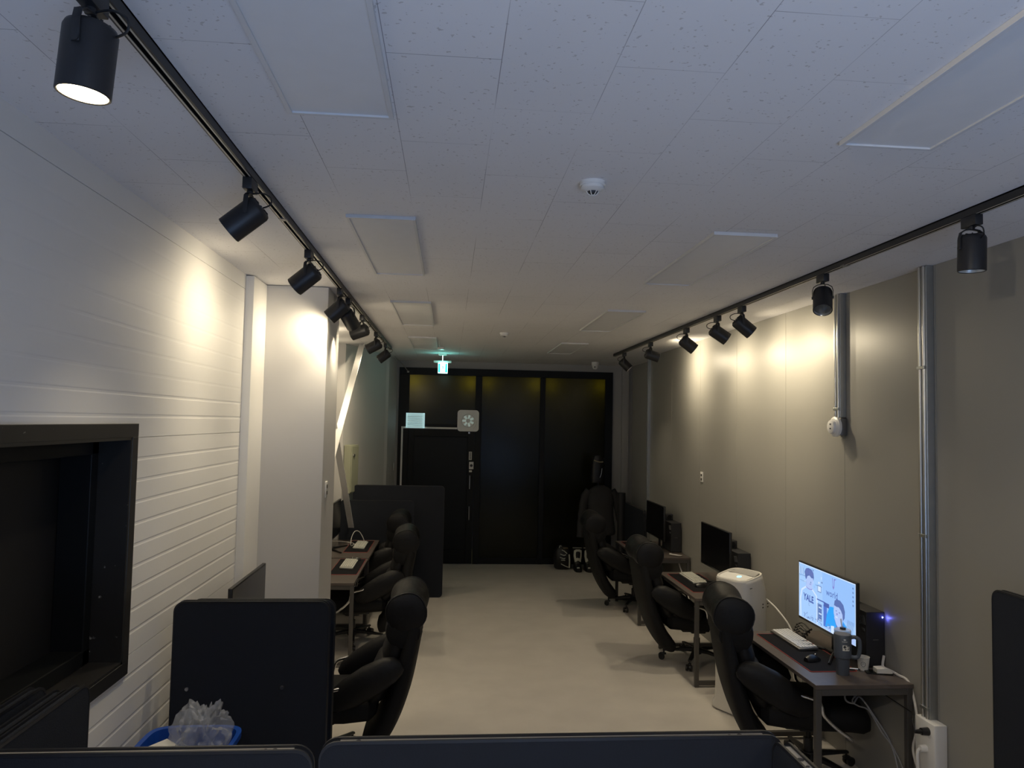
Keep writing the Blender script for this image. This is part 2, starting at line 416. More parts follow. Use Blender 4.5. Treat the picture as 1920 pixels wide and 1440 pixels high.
b.b2(dx0 + 0.004, dx0 + 0.09, fy - 0.012, BY + 0.03, 0.01, 2.095, 0, 0.003); b.b2(dx1 - 0.11, dx1 - 0.004, fy - 0.012, BY + 0.03, 0.01, 2.095, 0, 0.003)
b.b2(dx0 + 0.09, dx1 - 0.11, fy - 0.012, BY + 0.03, 1.98, 2.095, 0, 0.003); b.b2(dx0 + 0.09, dx1 - 0.11, fy - 0.012, BY + 0.03, 0.01, 0.22, 0, 0.003)
dr = struct(b.build('door_1', 'frame_black', smooth=False))
b = B(); b.b2(dx0 + 0.09, dx1 - 0.11, BY, BY + 0.015, 0.22, 1.98); b.build('door_panel', 'door_black', dr, smooth=False)
for z0, z1 in ((1.17, 1.38), (0.69, 0.90)):
    b = B(); hx = dx1 - 0.065
    b.cyl((hx, fy - 0.05, z0), (hx, fy - 0.05, z1), 0.010, seg=10)
    for z in (z0 + 0.03, z1 - 0.03): b.cyl((hx, fy - 0.05, z), (hx, fy - 0.01, z), 0.006, seg=8)
    b.build('door_handle', 'steel', dr)
b = B(); b.box((dx1 - 0.045, fy - 0.02, 1.535), (0.07, 0.02, 0.115), 0, 0.004)
b.lathe([(0.022, 0), (0.022, 0.014), (0.015, 0.016)], 18, 1); 
o = b.build('door_lock', ['white_plastic', 'ink'], dr)
for v in o.data.vertices:
    if abs(v.co.z) < 0.02: v.co = Vector((dx1 - 0.045 + v.co.x, fy - 0.03 - v.co.z, 1.535 + v.co.y))
b = B(); b.box((dx1 - 0.055, fy - 0.016, 1.445), (0.045, 0.01, 0.03), 0, 0.003); b.build('door_latch', 'white_plastic', dr)
b = B(); b.box((dx1 - 0.062, fy - 0.0135, 1.685), (0.045, 0.004, 0.13), 0)
for k in range(5): b.box((dx1 - 0.062, fy - 0.016, 1.64 + k * 0.022), (0.022, 0.002, 0.012), 1)
b.build('door_sticker', ['paper', 'ink'], dr, smooth=False)
b = B(); b.lathe([(0.014, 0), (0.014, 0.01)], 14); o = b.build('door_bolt', 'steel', dr)
for v in o.data.vertices: v.co = Vector((dx1 - 0.09 + v.co.x, fy - 0.014 - v.co.z, 2.045 + v.co.y))
# white cable trunking around the door
b = B()
x0 = -0.735
b.box((x0, fy - 0.012, 1.15), (0.028, 0.022, 0.0001 + 1.9), 0, 0.003)
b.b2(x0 - 0.014, 0.12, fy - 0.023, fy - 0.001, 2.098, 2.126, 0, 0.003)
tag(b.build('cable_trunking', 'fan_white', smooth=False), 'slim white cable trunking running up and over the black door', 'trunking')

# ================================================================ CEILING LIGHT PANELS
def light_panel(x0, y0, y1, label):
    x1 = x0 + 0.32
    o = thing('ceiling_light_panel', label, 'ceiling light', ((x0 + x1) / 2, (y0 + y1) / 2, CZ), 0, 'flat ceiling light panels')
    w, l = (x1 - x0) / 2, (y1 - y0) / 2; b = B(); fz = -0.016
    b.b2(-w, -w + 0.014, -l, l, fz, 0, 0, 0.001); b.b2(w - 0.014, w, -l, l, fz, 0, 0, 0.001)
    b.b2(-w + 0.014, w - 0.014, -l, -l + 0.014, fz, 0, 0, 0.001); b.b2(-w + 0.014, w - 0.014, l - 0.014, l, fz, 0, 0, 0.001)
    b.build('frame', 'panel_frame', o, smooth=False)
    b = B(); b.b2(-w + 0.012, w - 0.012, -l + 0.012, l - 0.012, fz + 0.006, -0.002); b.build('diffuser', 'panel_white', o, smooth=False)
for x0, y0, y1, lb in (
    (-0.515, 0.97, 2.26, 'unlit white ceiling light panel nearest the camera on the left row'),
    (-0.500, 3.40, 4.72, 'unlit white ceiling light panel in the left row, second from the camera'),
    (-0.490, 5.83, 7.22, 'unlit white ceiling light panel in the left row, third from the camera'),
    (-0.490, 8.30, 9.60, 'unlit white ceiling light panel in the left row, farthest, before the green exit sign'),
    (1.255, 0.97, 2.28, 'unlit white ceiling light panel nearest the camera on the right row'),
    (1.255, 3.43, 4.74, 'unlit white ceiling light panel in the right row, second from the camera'),
    (1.275, 5.93, 7.26, 'unlit white ceiling light panel in the right row, third from the camera'),
    (1.280, 8.47, 9.74, 'unlit white ceiling light panel in the right row, farthest from the camera')):
    light_panel(x0, y0, y1, lb)

# ================================================================ TRACKS AND SPOTLIGHTS
TLX, TRX = -0.785, 2.18
def track(x, y0, y1, label, joint):
    b = B(); h = 0.034
    for a, c, z0, z1 in ((-0.018, -0.012, -h, 0), (0.012, 0.018, -h, 0), (-0.018, 0.018, -0.006, 0), (-0.012, -0.006, -h, -h + 0.004), (0.006, 0.012, -h, -h + 0.004)):
        b.b2(a, c, y0, y1, z0, z1)
    o = thing('lighting_track', label, 'lighting track', (x, 0, CZ)); b.build('rail', 'black_metal', o, smooth=False)
    b = B()
    for xx in (-0.0098, 0.0098): b.b2(xx - 0.0024, xx + 0.0024, y0 + .01, y1 - .01, -h - 0.0008, -h + 0.003)
    b.build('flange_highlights', 'track_strip', o, smooth=False)  # pale strips paint the light caught on the lower flanges
    b = B(); b.b2(-0.019, 0.019, y1 - 0.002, y1 + 0.012, -h - 0.001, 0, 0, 0.002); b.build('end_cap', 'black_metal', o, smooth=False)
    if joint:
        b = B(); b.b2(-0.0185, 0.0185, joint - 0.02, joint + 0.02, -h - 0.002, -h + 0.006, 0, 0.001); b.build('track_joint', 'gunmetal', o, smooth=False)
    return o
track(TLX, NY + 0.3, 9.60, 'long black lighting track on the left of the ceiling', 3.42)
track(TRX, NY + 0.3, 9.66, 'long black lighting track on the right of the ceiling', 3.9)

def make_spot():
    o = thing('track_spotlight', 'x', 'spotlight', (0, 0, 0))
    b = B(); b.b2(-0.018, 0.018, -0.045, 0.045, -0.080, -0.035, 0, 0.003); b.cyl((0, 0, -0.092), (0, 0, -0.078), 0.012, seg=12)
    b.build('track_adapter', 'lamp_black', o)
    # fork; turns with the lamp (local x = aiming side)
    b = B()
    for s in (-1, 1):
        pts = [(0, 0, -0.090), (0, s * 0.030, -0.095), (0, s * 0.050, -0.108), (0, s * 0.0565, -0.13), (0, s * 0.0565, -0.178)]
        for p, q in zip(pts, pts[1:]):
            p = Vector(p); q = Vector(q); mid = (p + q) / 2; d = q - p
            ang = math.atan2(d.y, -d.z)
            b.box(mid, (0.017, 0.004, d.length + 0.004), 0, 0.001, Matrix.Rotation(ang, 3, 'X'))
        b.cyl((0, s * 0.053, -0.172), (0, s * 0.061, -0.172), 0.008, seg=12)
    b.build('fork', 'lamp_black', o)
    # body, axis local -z, pivot at origin
    b = B(); r = 0.054
    b.lathe([(0.004, 0.056), (0.040, 0.056), (0.050, 0.050), (r, 0.040), (r, -0.096), (r - 0.003, -0.098), (r - 0.005, -0.096), (r - 0.006, -0.060), (0.004, -0.060)], 36)
    for k in range(10):
        a = 2 * PI * k / 10; b.box((0.033 * math.cos(a), 0.033 * math.sin(a), 0.0575), (0.012, 0.005, 0.004), 0, 0, Matrix.Rotation(a, 3, 'Z'))
    body = b.build('lamp_housing', 'lamp_black', o); body.location = (0, 0, -0.172)
    b = B(); b.lathe([(0.0485, -0.0955), (0.047, -0.080), (0.003, -0.0625)], 30, caps=False); b.build('reflector', 'reflector', body)
    b = B(); b.lathe([(0.003, -0.086), (0.030, -0.087), (0.0465, -0.083)], 30, caps=True); b.build('lens', 'bulb', body)
    b = B(); b.tube([(-0.01, 0.0, -0.088), (-0.05, 0.012, -0.088), (-0.082, 0.014, -0.105), (-0.080, 0.008, -0.130), (-0.05, 0.0, -0.142)], 0.003, 7, 0, 5)
    b.build('cable', 'cable_b', o)
    return o
proto = make_spot(); used_spot = False
lens_off_mesh = None
def spot(x, y, tilt, yaw, lit, label, group, power=1.0, cone=164):
    global used_spot, lens_off_mesh
    o = proto if not used_spot else dup(proto); used_spot = True
    o.location = (x, y, CZ); o['label'] = label; o['group'] = group
    ch = {c.name.split('.')[0]: c for c in o.children}
    ch['fork'].rotation_euler = (0, 0, yaw); ch['cable'].rotation_euler = (0, 0, yaw)
    R = Matrix.Rotation(yaw, 4, 'Z') @ Matrix.Rotation(-tilt, 4, 'Y')
    h = ch['lamp_housing']; h.rotation_euler = R.to_euler()
    lens = [c for c in h.children if c.name.startswith('lens')][0]
    if not lit:
        if lens_off_mesh is None:
            lens_off_mesh = lens.data.copy(); lens_off_mesh.materials[0] = M['lens_off']
        lens.data = lens_off_mesh
    else:
        d = R.to_3x3() @ Vector((0, 0, -1))
        l = bpy.data.lights.new('spot_beam', 'SPOT'); l.energy = SPOT_POWER * power; l.color = WARM
        l.spot_size = math.radians(cone); l.spot_blend = 1.0; l.shadow_soft_size = 0.028
        lo = bpy.data.objects.new('spot_beam', l); COL.objects.link(lo); lo.parent = o
        lo.location = Vector((0, 0, -0.172)) + d * 0.103
        lo.rotation_euler = R.to_euler()
    return o
dg = math.radians
GL, GR = 'spotlights on the left track', 'spotlights on the right track'
spot(TLX, 1.60, dg(4), PI, True, 'lit black spotlight at top left, glowing mouth pointing straight down', GL, 1.0, 100)
spot(TLX, 2.86, dg(50), PI, False, 'large unlit black spotlight on the left track, second from the camera, tilted at the wall', GL)
spot(TLX, 4.05, dg(52), PI - dg(10), True, 'black spotlight on the left track, third from the camera, tilted at the boxed white column', GL, 0.85)
spot(TLX, 5.20, dg(48), PI - dg(4), True, 'black spotlight on the left track, fourth from the camera, overlapping the next one', GL, 0.7)
spot(TLX, 5.62, dg(50), dg(62), True, 'black spotlight turned towards the far end, partly hidden behind the fourth on the left track', GL, 0.9)
spot(TLX, 6.50, dg(72), PI - dg(14), True, 'black spotlight on the left track held almost level before the steel bracing', GL, 1.5)
spot(TLX, 7.72, dg(62), PI - dg(6), True, 'small black spotlight second from the far end of the left track', GL, 1.9)
spot(TLX, 8.85, dg(52), PI, True, 'small black spotlight at the far end of the left track near the shop front', GL, 1.3)
spot(TRX, 2.90, dg(2), dg(90), False, 'unlit black spotlight hanging straight down at the right edge of the view', GR)
spot(TRX, 4.15, dg(32), dg(-118), False, 'unlit black spotlight on the right track turned back towards the camera showing its lens', GR)
spot(TRX, 5.36, dg(50), dg(-8), True, 'black spotlight third on the right track, right one of a close pair', GR, 1.15)
spot(TRX, 5.87, dg(56), dg(-8), True, 'black spotlight fourth on the right track, left one of a close pair', GR, 1.35)
spot(TRX, 6.67, dg(52), dg(-8), True, 'black spotlight fifth on the right track, alone in the middle of the far half', GR, 1.6)
spot(TRX, 7.90, dg(72), dg(-4), True, 'black spotlight second from the far end of the right track, held nearly level', GR, 1.9)
spot(TRX, 9.12, dg(45), dg(-20), False, 'dark spotlight at the far end of the right track before the alcove', GR)

spot(TLX, 0.15, dg(58), dg(8), True, 'added black spotlight, unseen above the camera on the left track, lighting the right wall', GL, 4.5)  # extra lamp out of view, added to brighten the right wall
spot(TRX, -0.9, dg(30), dg(120), True, 'added black spotlight, unseen behind the camera on the right track', GR, 1.8)  # second added lamp out of view, brightens the near end

# ================================================================ CEILING DEVICES
def smoke(x, y, label):
    o = thing('smoke_detector', label, 'smoke detector', (x, y, CZ), 0, 'round white smoke detectors')
    b = B(); b.lathe([(0.003, 0), (0.050, 0), (0.051, -0.012), (0.047, -0.016), (0.003, -0.016)], 32); b.build('base', 'white_plastic', o)
    b = B(); b.lathe([(0.003, -0.016), (0.044, -0.016), (0.046, -0.028), (0.030, -0.036), (0.024, -0.037), (0.003, -0.037)], 32)
    for k in range(6):
        a = k * PI / 3; b.tube([(0.024 * math.cos(a), 0.024 * math.sin(a), -0.036), (0.018 * math.cos(a), 0.018 * math.sin(a), -0.046), (0.006 * math.cos(a), 0.006 * math.sin(a), -0.053)], 0.0018, 6)
    b.lathe([(0.002, -0.055), (0.008, -0.054), (0.008, -0.051), (0.002, -0.051)], 14)
    b.build('sensor_head', 'white_plastic', o)
    b = B(); b.lathe([(0.002, -0.0375), (0.021, -0.0375), (0.016, -0.045), (0.002, -0.046)], 20); b.build('sensor_chamber', 'ink', o)
smoke(0.535, 2.80, 'round white smoke detector on the ceiling near the camera')
smoke(0.555, 7.72, 'small round white smoke detector on the ceiling towards the far end')
o = thing('security_camera', 'small white dome security camera on the ceiling above the dark windows', 'security camera', (2.19, 11.05, CZ))
b = B(); b.lathe([(0.003, 0), (0.055, 0), (0.052, -0.05), (0.045, -0.06), (0.003, -0.06)], 26); b.build('housing', 'white_plastic', o)
b = B(); b.lathe([(0.045, -0.055), (0.042, -0.08), (0.028, -0.105), (0.003, -0.112)], 26); b.build('dome', 'white_plastic', o)
b = B(); b.cyl((-0.01, -0.030, -0.075), (-0.012, -0.043, -0.077), 0.010, seg=14); b.build('lens', 'ink', o)

# exit sign hanging from the ceiling in front of the shop front
ex, ey = -0.118, 10.35
o = thing('exit_sign', 'glowing green and white emergency exit sign hanging above the black door', 'exit sign', (ex, ey, CZ))
b = B(); b.box((0, 0, -0.012), (0.11, 0.07, 0.024), 0, 0.004); b.build('ceiling_plate', 'white_plastic', o)
b = B(); b.cyl((0, 0, -0.02), (0, 0, -0.115), 0.006, seg=10); b.build('hanging_rod', 'exit_glow', o)
b = B(); b.box((0, 0, -0.112), (0.25, 0.04, 0.03), 0, 0.005); b.build('top_bar', 'white_plastic', o)
b = B(); b.box((0.005, 0, -0.20), (0.135, 0.022, 0.15), 0, 0.003)
sg = b.build('sign_face', 'exit_glow', o)
b = B()
b.b2(-0.058, -0.032, -0.0135, -0.0115, -0.262, -0.14); b.b2(0.040, 0.066, -0.0135, -0.0115, -0.262, -0.14)
# running figure
def limb(p, q, r):
    p = Vector((p[0], -0.0128, p[1])); q = Vector((q[0], -0.0128, q[1])); d = (q - p); n = Vector((-d.z, 0, d.x)).normalized() * r
    b.rings([[p + n, q + n, q - n, p - n], [v + Vector((0, -0.001, 0)) for v in (p + n, q + n, q - n, p - n)]])
for p, q, r in (((0.004, -0.172), (0.006, -0.205), 0.006), ((0.006, -0.203), (-0.014, -0.225), 0.0035), ((-0.014, -0.225), (-0.022, -0.245), 0.003), ((0.006, -0.203), (0.020, -0.222), 0.0035), ((0.020, -0.222), (0.016, -0.246), 0.003), ((0.004, -0.176), (-0.012, -0.190), 0.0028), ((0.004, -0.176), (0.022, -0.188), 0.0028)): limb(p, q, r)
b.cyl((0.002, -0.0118, -0.162), (0.002, -0.0138, -0.162), 0.007, seg=12)
b.build('pictogram', 'exit_green', sg, smooth=False)
l = bpy.data.lights.new('exit_sign_light', 'POINT'); l.energy = 0.55; l.color = (0.25, 1.0, 0.85); l.shadow_soft_size = 0.05
lo = bpy.data.objects.new('exit_sign_light', l); COL.objects.link(lo); lo.parent = o; lo.location = (0.005, -0.06, -0.16)
o = thing('wiring_box', 'small pale box with a cable loop on the ceiling before the exit sign', 'junction box', (-0.135, 9.42, CZ))
b = B(); b.box((0, 0, -0.015), (0.085, 0.16, 0.03), 0, 0.004); b.build('box', 'white_plastic', o)
b = B(); b.tube([(-0.01, -0.9, -0.004), (-0.012, -0.5, -0.02), (-0.01, -0.2, -0.012), (0, -0.08, -0.01)], 0.006, 8, 0, 6); b.build('cable', 'cable_w', o)

# thin stay wire near the corner of the shop front
b = B(); b.tube([(-0.83, 10.95, CZ - 0.005), (-0.74, 11.35, 3.08), (-0.665, 11.60, 2.985)], 0.006, 7, 0, 4)
b.box((-0.665, 11.60, 2.985), (0.035, 0.03, 0.03), 0, 0.006)
tag(b.build('door_closer_rod', 'channel'), 'thin pale rod reaching down to the top left corner of the black shop front', 'rod')

# window fan above the door
o = thing('ventilation_fan', 'square white wall fan with rounded corners above the right side of the door', 'fan', (0.29, fy - 0.0, 2.235))
b = B()
mt = Matrix.Translation((0, 0, 0))
b.prism(rrect(0.335, 0.335, 0.05, 6, -0.1675, -0.1675), (-0.05, 0.0)); b.build('housing', 'fan_white', o)
b = B()
b.rings([[Vector((r * math.cos(a), y, r * math.sin(a))) for a in [2 * PI * i / 36 for i in range(36)]] for r, y in ((0.108, -0.052), (0.100, -0.060), (0.094, -0.052))], 0, False, True)
for k in range(7):
    a = 2 * PI * k / 7
    b.box((0.063 * math.cos(a), -0.054, 0.063 * math.sin(a)), (0.066, 0.004, 0.006), 0, 0, Matrix.Rotation(-a, 3, 'Y'))
b.build('grille', 'fan_white', o)
b = B()
for k in range(7):
    a = 2 * PI * (k + .5) / 7
    b.box((0.060 * math.cos(a), -0.0515, 0.060 * math.sin(a)), (0.062, 0.002, 0.034), 0, 0, Matrix.Rotation(-a, 3, 'Y'))
b.build('blades', 'vent_dim', o)
b = B(); b.cyl((0, -0.05, 0), (0, -0.064, 0), 0.034, 0.030, 24); b.build('hub', 'fan_white', o)
b = B(); b.tube([(0.13, -0.056, 0.0), (0.125, -0.06, -0.06), (0.085, -0.058, -0.125)], 0.0025, 6, 0, 4); b.build('pull_cord', 'cable_w', o)
# louvre; its reflected brightness is painted on as emission
o = thing('louvred_vent', 'bright slatted square vent, pale cyan glow painted on, above the left side of the door', 'vent', (-0.533, fy, 2.225))
b = B(); w2, h2 = 0.145, 0.115
for a, c, z0, z1 in ((-w2, w2, h2 - 0.012, h2), (-w2, w2, -h2, -h2 + 0.012), (-w2, -w2 + 0.012, -h2, h2), (w2 - 0.03, w2, -h2, h2)): b.b2(a, c, -0.05, 0, z0, z1, 0, 0.003)
b.build('frame', 'vent_glow', o, smooth=False)
b = B()
for k in range(11): b.box((-0.008, -0.035, -h2 + 0.022 + k * 0.0195), (0.245, 0.012, 0.004), 0, 0, Matrix.Rotation(0.6, 3, 'X'))
b.build('slats', 'fan_white', o, smooth=False)
b = B(); b.b2(-w2 + 0.01, w2 - 0.02, -0.012, -0.002, -h2, h2); b.build('backing', 'vent_glow', o, smooth=False)

# ================================================================ WALL FITTINGS
def trunk(y0, z0, label):
    o = thing('wall_trunking', label, 'trunking', (RW, y0, 0), 0, 'galvanised trunkings on the right wall')
    b = B(); w_ = 0.075; dp = 0.045
    b.b2(-dp, -0.001, 0, w_, z0, CZ - 0.002, 0, 0.002); b.build('channel', 'galv', o, smooth=False)
    b = B()
    for yy in (0.018, 0.055): b.cyl((-dp - 0.004, yy, z0), (-dp - 0.004, yy, CZ - 0.003), 0.009, seg=12)
    b.build('conduits', 'steel', o)
    for z in [z0 + 0.05 + 0.95 * k for k in range(int((CZ - z0) / 0.95) + 1)]:
        b = B(); b.b2(-dp - 0.015, -dp + 0.004, 0.004, w_ - 0.004, z, z + 0.018, 0, 0.002); b.build('clamp', 'galv', o, smooth=False)
    return o
trunk(4.875, 2.30, 'galvanised trunking dropping from the ceiling to the round white alarm')
trunk(3.945, 0.62, 'tall galvanised trunking running down the right wall to the white socket box')
o = thing('fire_alarm_sounder', 'round white alarm device at the foot of the short trunking on the right wall', 'alarm', (RW - 0.0, 4.91, 2.235))
def yz_lathe(b, prof, seg=30, mi=0, c=(0, 0, 0)):
    b.rings([[Vector((c[0] - x, c[1] + r * math.cos(2 * PI * i / seg), c[2] + r * math.sin(2 * PI * i / seg))) for i in range(seg)] for r, x in prof], mi)
b = B(); b.b2(-0.05, -0.002, -0.05, 0.05, -0.06, 0.06, 0, 0.006); b.build('back_box', 'gunmetal', o)
b = B(); yz_lathe(b, [(0.003, 0.05), (0.068, 0.05), (0.070, 0.068), (0.060, 0.074), (0.056, 0.080), (0.003, 0.080)]); b.build('body', 'white_plastic', o)
b = B(); yz_lathe(b, [(0.003, 0.079), (0.050, 0.080), (0.045, 0.098), (0.030, 0.104), (0.003, 0.104)]); b.build('sounder_dome', 'white_plastic', o)
b = B()
for zz in (-0.012, 0.018): b.box((-0.105, -0.012, zz), (0.003, 0.014, 0.010), 0)
b.build('vent_holes', 'ink', o)

def plate(name, loc, rz, label, cat, w_=0.07, h_=0.115, group=None, marks=True):
    o = thing(name, label, cat, loc, rz, group)
    b = B(); b.box((0, -0.005, 0), (w_, 0.010, h_), 0, 0.003); b.build('faceplate', 'white_plastic', o)
    if marks:
        b = B()
        for dz in (-h_ * 0.22, h_ * 0.18): b.box((0, -0.0105, dz), (w_ * 0.5, 0.002, h_ * 0.22), 0)
        b.build('rocker', 'slot', o)
    return o
plate('wall_switch', (RW, 7.78, 1.675), -PI / 2, 'small white switch plate on the grey right wall between the monitors', 'switch', 0.075, 0.11)
plate('wall_switch', (CX0 + 0.0, 5.47, 1.71), PI / 2, 'white switch plate on the narrow side of the boxed column', 'switch', 0.075, 0.115)
plate('wall_switch', (-0.842, 11.45, 1.51), PI / 2, 'small white switch by the left edge of the black shop front', 'switch', 0.10, 0.11, marks=False)
# socket box low on the right wall
o = thing('socket_box', 'white surface socket box at the foot of the tall trunking with two plugs', 'socket', (RW, 3.94, 0.53))
b = B(); b.b2(-0.075, -0.001, -0.075, 0.095, -0.23, 0.095, 0, 0.006); b.build('box', 'white_plastic', o)
b = B(); b.cyl((-0.075, -0.02, 0.045), (-0.115, -0.02, 0.045), 0.022, 0.019, 16); b.cyl((-0.11, -0.02, 0.045), (-0.15, -0.02, 0.045), 0.014, 0.010, 12); b.build('black_plug', 'plastic', o)
b = B(); b.cyl((-0.075, 0.0, -0.055), (-0.11, 0.0, -0.055), 0.021, 0.018, 16); b.tube([(-0.11, 0, -0.055), (-0.125, 0, -0.08), (-0.12, 0, -0.2)], 0.008, 8, 0, 4); b.build('white_plug', 'white_plastic', o)

# steel cross bracing in the recess
def brace(name, p, q, wd, th, label, bolts):
    p = Vector(p); q = Vector(q); d = (q - p).normalized(); n = d.cross(Vector((1, 0, 0))).normalized()
    o = thing(name, label, 'steel brace', (0, 0, 0), 0, 'steel cross braces in the recess')
    b = B(); X = Vector((1, 0, 0))
    b.rings([[p + n * wd / 2 + X * th / 2, p - n * wd / 2 + X * th / 2, p - n * wd / 2 - X * th / 2, p + n * wd / 2 - X * th / 2], [q + n * wd / 2 + X * th / 2, q - n * wd / 2 + X * th / 2, q - n * wd / 2 - X * th / 2, q + n * wd / 2 - X * th / 2]])
    # flange making it an angle section
    b.rings([[c + n * wd / 2 + X * (th / 2), c + n * (wd / 2 - th) + X * (th / 2), c + n * (wd / 2 - th) + X * (th / 2 + 0.055), c + n * wd / 2 + X * (th / 2 + 0.055)] for c in (p, q)])
    b.build('angle_bar', 'wall_white', o, smooth=False)
    if bolts:
        b = B()
        for t_ in bolts:
            c = p.lerp(q, t_) - n * 0.01
            b.cyl(c + X * th / 2, c + X * (th / 2 + 0.028), 0.017, seg=6); b.cyl(c + X * (th / 2 + .02), c + X * (th / 2 + 0.04), 0.009, seg=8)
        b.build('bolts', 'wall_white', o, smooth=False)
    return o
brace('steel_brace', (-1.14, 9.35, CZ - 0.03), (-1.14, 6.30, 1.25), 0.13, 0.012, 'wide pale steel brace rising from behind the column to the ceiling', None)
brace('steel_brace', (-1.19, 6.5, 3.05), (-1.19, 9.2, 0.95), 0.12, 0.012, 'pale steel brace with a row of bolts sloping down towards the desk', [0.33, 0.355, 0.38, 0.405, 0.43, 0.455, 0.48, 0.56, 0.64, 0.665, 0.69, 0.715, 0.74])
# electrical cabinet on slanted wall
o = thing('electrical_cabinet', 'flat beige electrical cabinet on the wall behind the steel bracing', 'cabinet', (-1.225, 9.45, 1.60), math.radians(75))
b = B(); b.box((0, 0, 0), (0.24, 0.09, 0.60), 0, 0.004); b.build('box', 'beige_box', o, smooth=False)
b = B(); b.box((0, -0.05, 0), (0.22, 0.01, 0.57), 0, 0.003); dd = b.build('cabinet_door', 'beige_box', o, smooth=False)
b = B(); b.cyl((-0.06, -0.053, 0.17), (-0.06, -0.07, 0.17), 0.018, seg=14); b.build('lock', 'steel', dd)
b = B(); b.box((-1.56, 8.62, 1.36), (0.20, 0.22, 0.08), 0, 0.004); b.box((-1.56, 8.62, 1.403), (0.205, 0.225, 0.006), 0, 0.002)
tag(b.build('storage_box', 'desk_top', smooth=False), 'low brown box on the ledge behind the far left desk', 'box')

# ================================================================ PARTITIONS
def partition(w_, h_, loc, rz, label, group='charcoal desk partitions', z0=0.0, screws=(), ch=True, th=0.034, holes=()):
    o = thing('partition_panel', label, 'partition', loc, rz, group)
    b = B(); b.prism(rrect(w_, h_ - z0, 0.045, 6, -w_ / 2, z0), (-th / 2, th / 2)); b.build('felt_panel', 'partition', o, ang=30)
    b = B(); out = rrect(w_ + 0.008, h_ - z0 + 0.008, 0.049, 6, -w_ / 2 - 0.004, z0 - 0.004 if z0 > 0.01 else z0); inn = rrect(w_ - 0.001, h_ - z0 - 0.001, 0.0445, 6, -w_ / 2 + 0.0005, z0 + 0.0005)
    for y0, y1 in ((-th / 2 - 0.0012, -th / 2 + 0.006), (th / 2 - 0.006, th / 2 + 0.0012)):
        b.rings([[Vector((x, y0, z)) for x, z in out], [Vector((x, y1, z)) for x, z in out], [Vector((x, y1, z)) for x, z in inn], [Vector((x, y0, z)) for x, z in inn]], 0, False, True)
    b.build('edge_trim', 'part_edge', o)
    if ch:
        b = B(); b.box((0, 0, h_ + 0.0005), (w_ - 0.10, th - 0.014, 0.003), 0); b.build('metal_channel', 'channel', o, smooth=False)
    if holes:
        b = B()
        for x, r in holes: b.cyl((x, 0, h_ + 0.001), (x, 0, h_ + 0.0032), r, seg=14)
        b.build('channel_holes', 'ink', o)
    if screws:
        b = B()
        for x, z in screws: b.cyl((x, -th / 2 - 0.004, z), (x, -th / 2, z), 0.008, 0.010, 14)
        b.build('screws', 'steel', o)
    return o
PH = 1.335
partition(1.30, PH, (0.322, 2.10, 0), 0, 'wide dark partition across the bottom of the view, right of the small gap', holes=((-0.55, .007), (0.53, .007), (0.50, .004)))
partition(1.00, PH - 0.015, (-0.85, 2.09, 0), 0, 'dark partition across the bottom left corner, left of the small gap', holes=((0.40, .006), (0.375, .004)))
partition(1.30, PH, (0.955, 1.42, 0), PI / 2, 'dark partition running back towards the camera from the corner at bottom right', holes=((0.52, .009), (0.48, .005)))
partition(1.25, 1.325, (-1.19, 1.985, 0), PI / 2, 'foremost dark partition leaning row at bottom left under the window', 'dark partitions stacked under the window', ch=False)
partition(1.25, 1.322, (-1.235, 1.95, 0), PI / 2, 'middle dark partition of the stack under the window at bottom left', 'dark partitions stacked under the window', ch=False)
partition(1.25, 1.325, (-1.318, 1.965, 0), PI / 2, 'rearmost dark partition of the stack, closest to the left window', 'dark partitions stacked under the window', ch=False)
partition(0.725, 1.328, (-0.923, 3.70, 0), 0, 'square dark partition with two screws standing behind the blue waste bin', screws=((-0.291, 0.924), (0.152, 0.927)))
partition(0.70, 1.31, (-0.900, 3.80, 0), 0, 'second dark partition close behind the one with two screws', ch=True)
partition(0.90, 1.22, (-0.865, 9.27, 0), 0, 'low dark partition closing off the far left desk')
partition(1.14, 1.39, (-0.615, 9.46, 0), 0, 'large dark partition standing in front of the black door')
partition(1.4, 1.465, (2.63, 2.67, 0), PI / 2, 'dark partition standing by the wall at the right edge of the view')
partition(1.05, 1.06, (2.655, 10.35, 0), PI / 2, 'low dark partition by the right wall beyond the farthest desk')

# ================================================================ DESKS
DZ = 0.75
def desk(xf, yc, wd, side, label, dp=0.59):
    # local: front at y=0 facing -y, depth towards +y, width along x
    o = thing('computer_desk', label, 'desk', (xf, yc, 0), -PI / 2 if side > 0 else PI / 2, 'computer desks along the walls')
    b = B(); b.b2(-wd / 2, wd / 2, 0, dp, DZ - 0.024, DZ, 0, 0.002); b.build('desktop', 'desk_top', o, smooth=False)
    t_ = 0.035
    for s in (-1, 1):
        x = s * (wd / 2 - t_ / 2 - 0.004)
        for y in (0.02, dp - 0.02):
            b = B(); b.box((x, y, (DZ - 0.024) / 2), (t_, t_, DZ - 0.025), 0, 0.003); b.build('leg', 'desk_leg', o, smooth=False)
        b = B(); b.b2(x - t_ / 2, x + t_ / 2, 0.038, dp - 0.038, 0.018, 0.05, 0, 0.002); b.build('foot_rail', 'desk_leg', o, smooth=False)
        b = B(); b.b2(x - t_ / 2, x + t_ / 2, 0.038, dp - 0.038, DZ - 0.062, DZ - 0.0245, 0, 0.002); b.build('top_rail', 'desk_leg', o, smooth=False)
    b = B(); b.b2(-wd / 2 + 0.04, wd / 2 - 0.04, dp - 0.035, dp - 0.005, DZ - 0.062, DZ - 0.0245, 0, 0.002); b.build('back_rail', 'desk_leg', o, smooth=False)
    return o
RXF, LXF = 2.13, -0.82
DR = [(RXF, 4.69, 1.10, 1), (RXF, 6.78, 1.12, 1), (RXF, 8.70, 1.16, 1)]
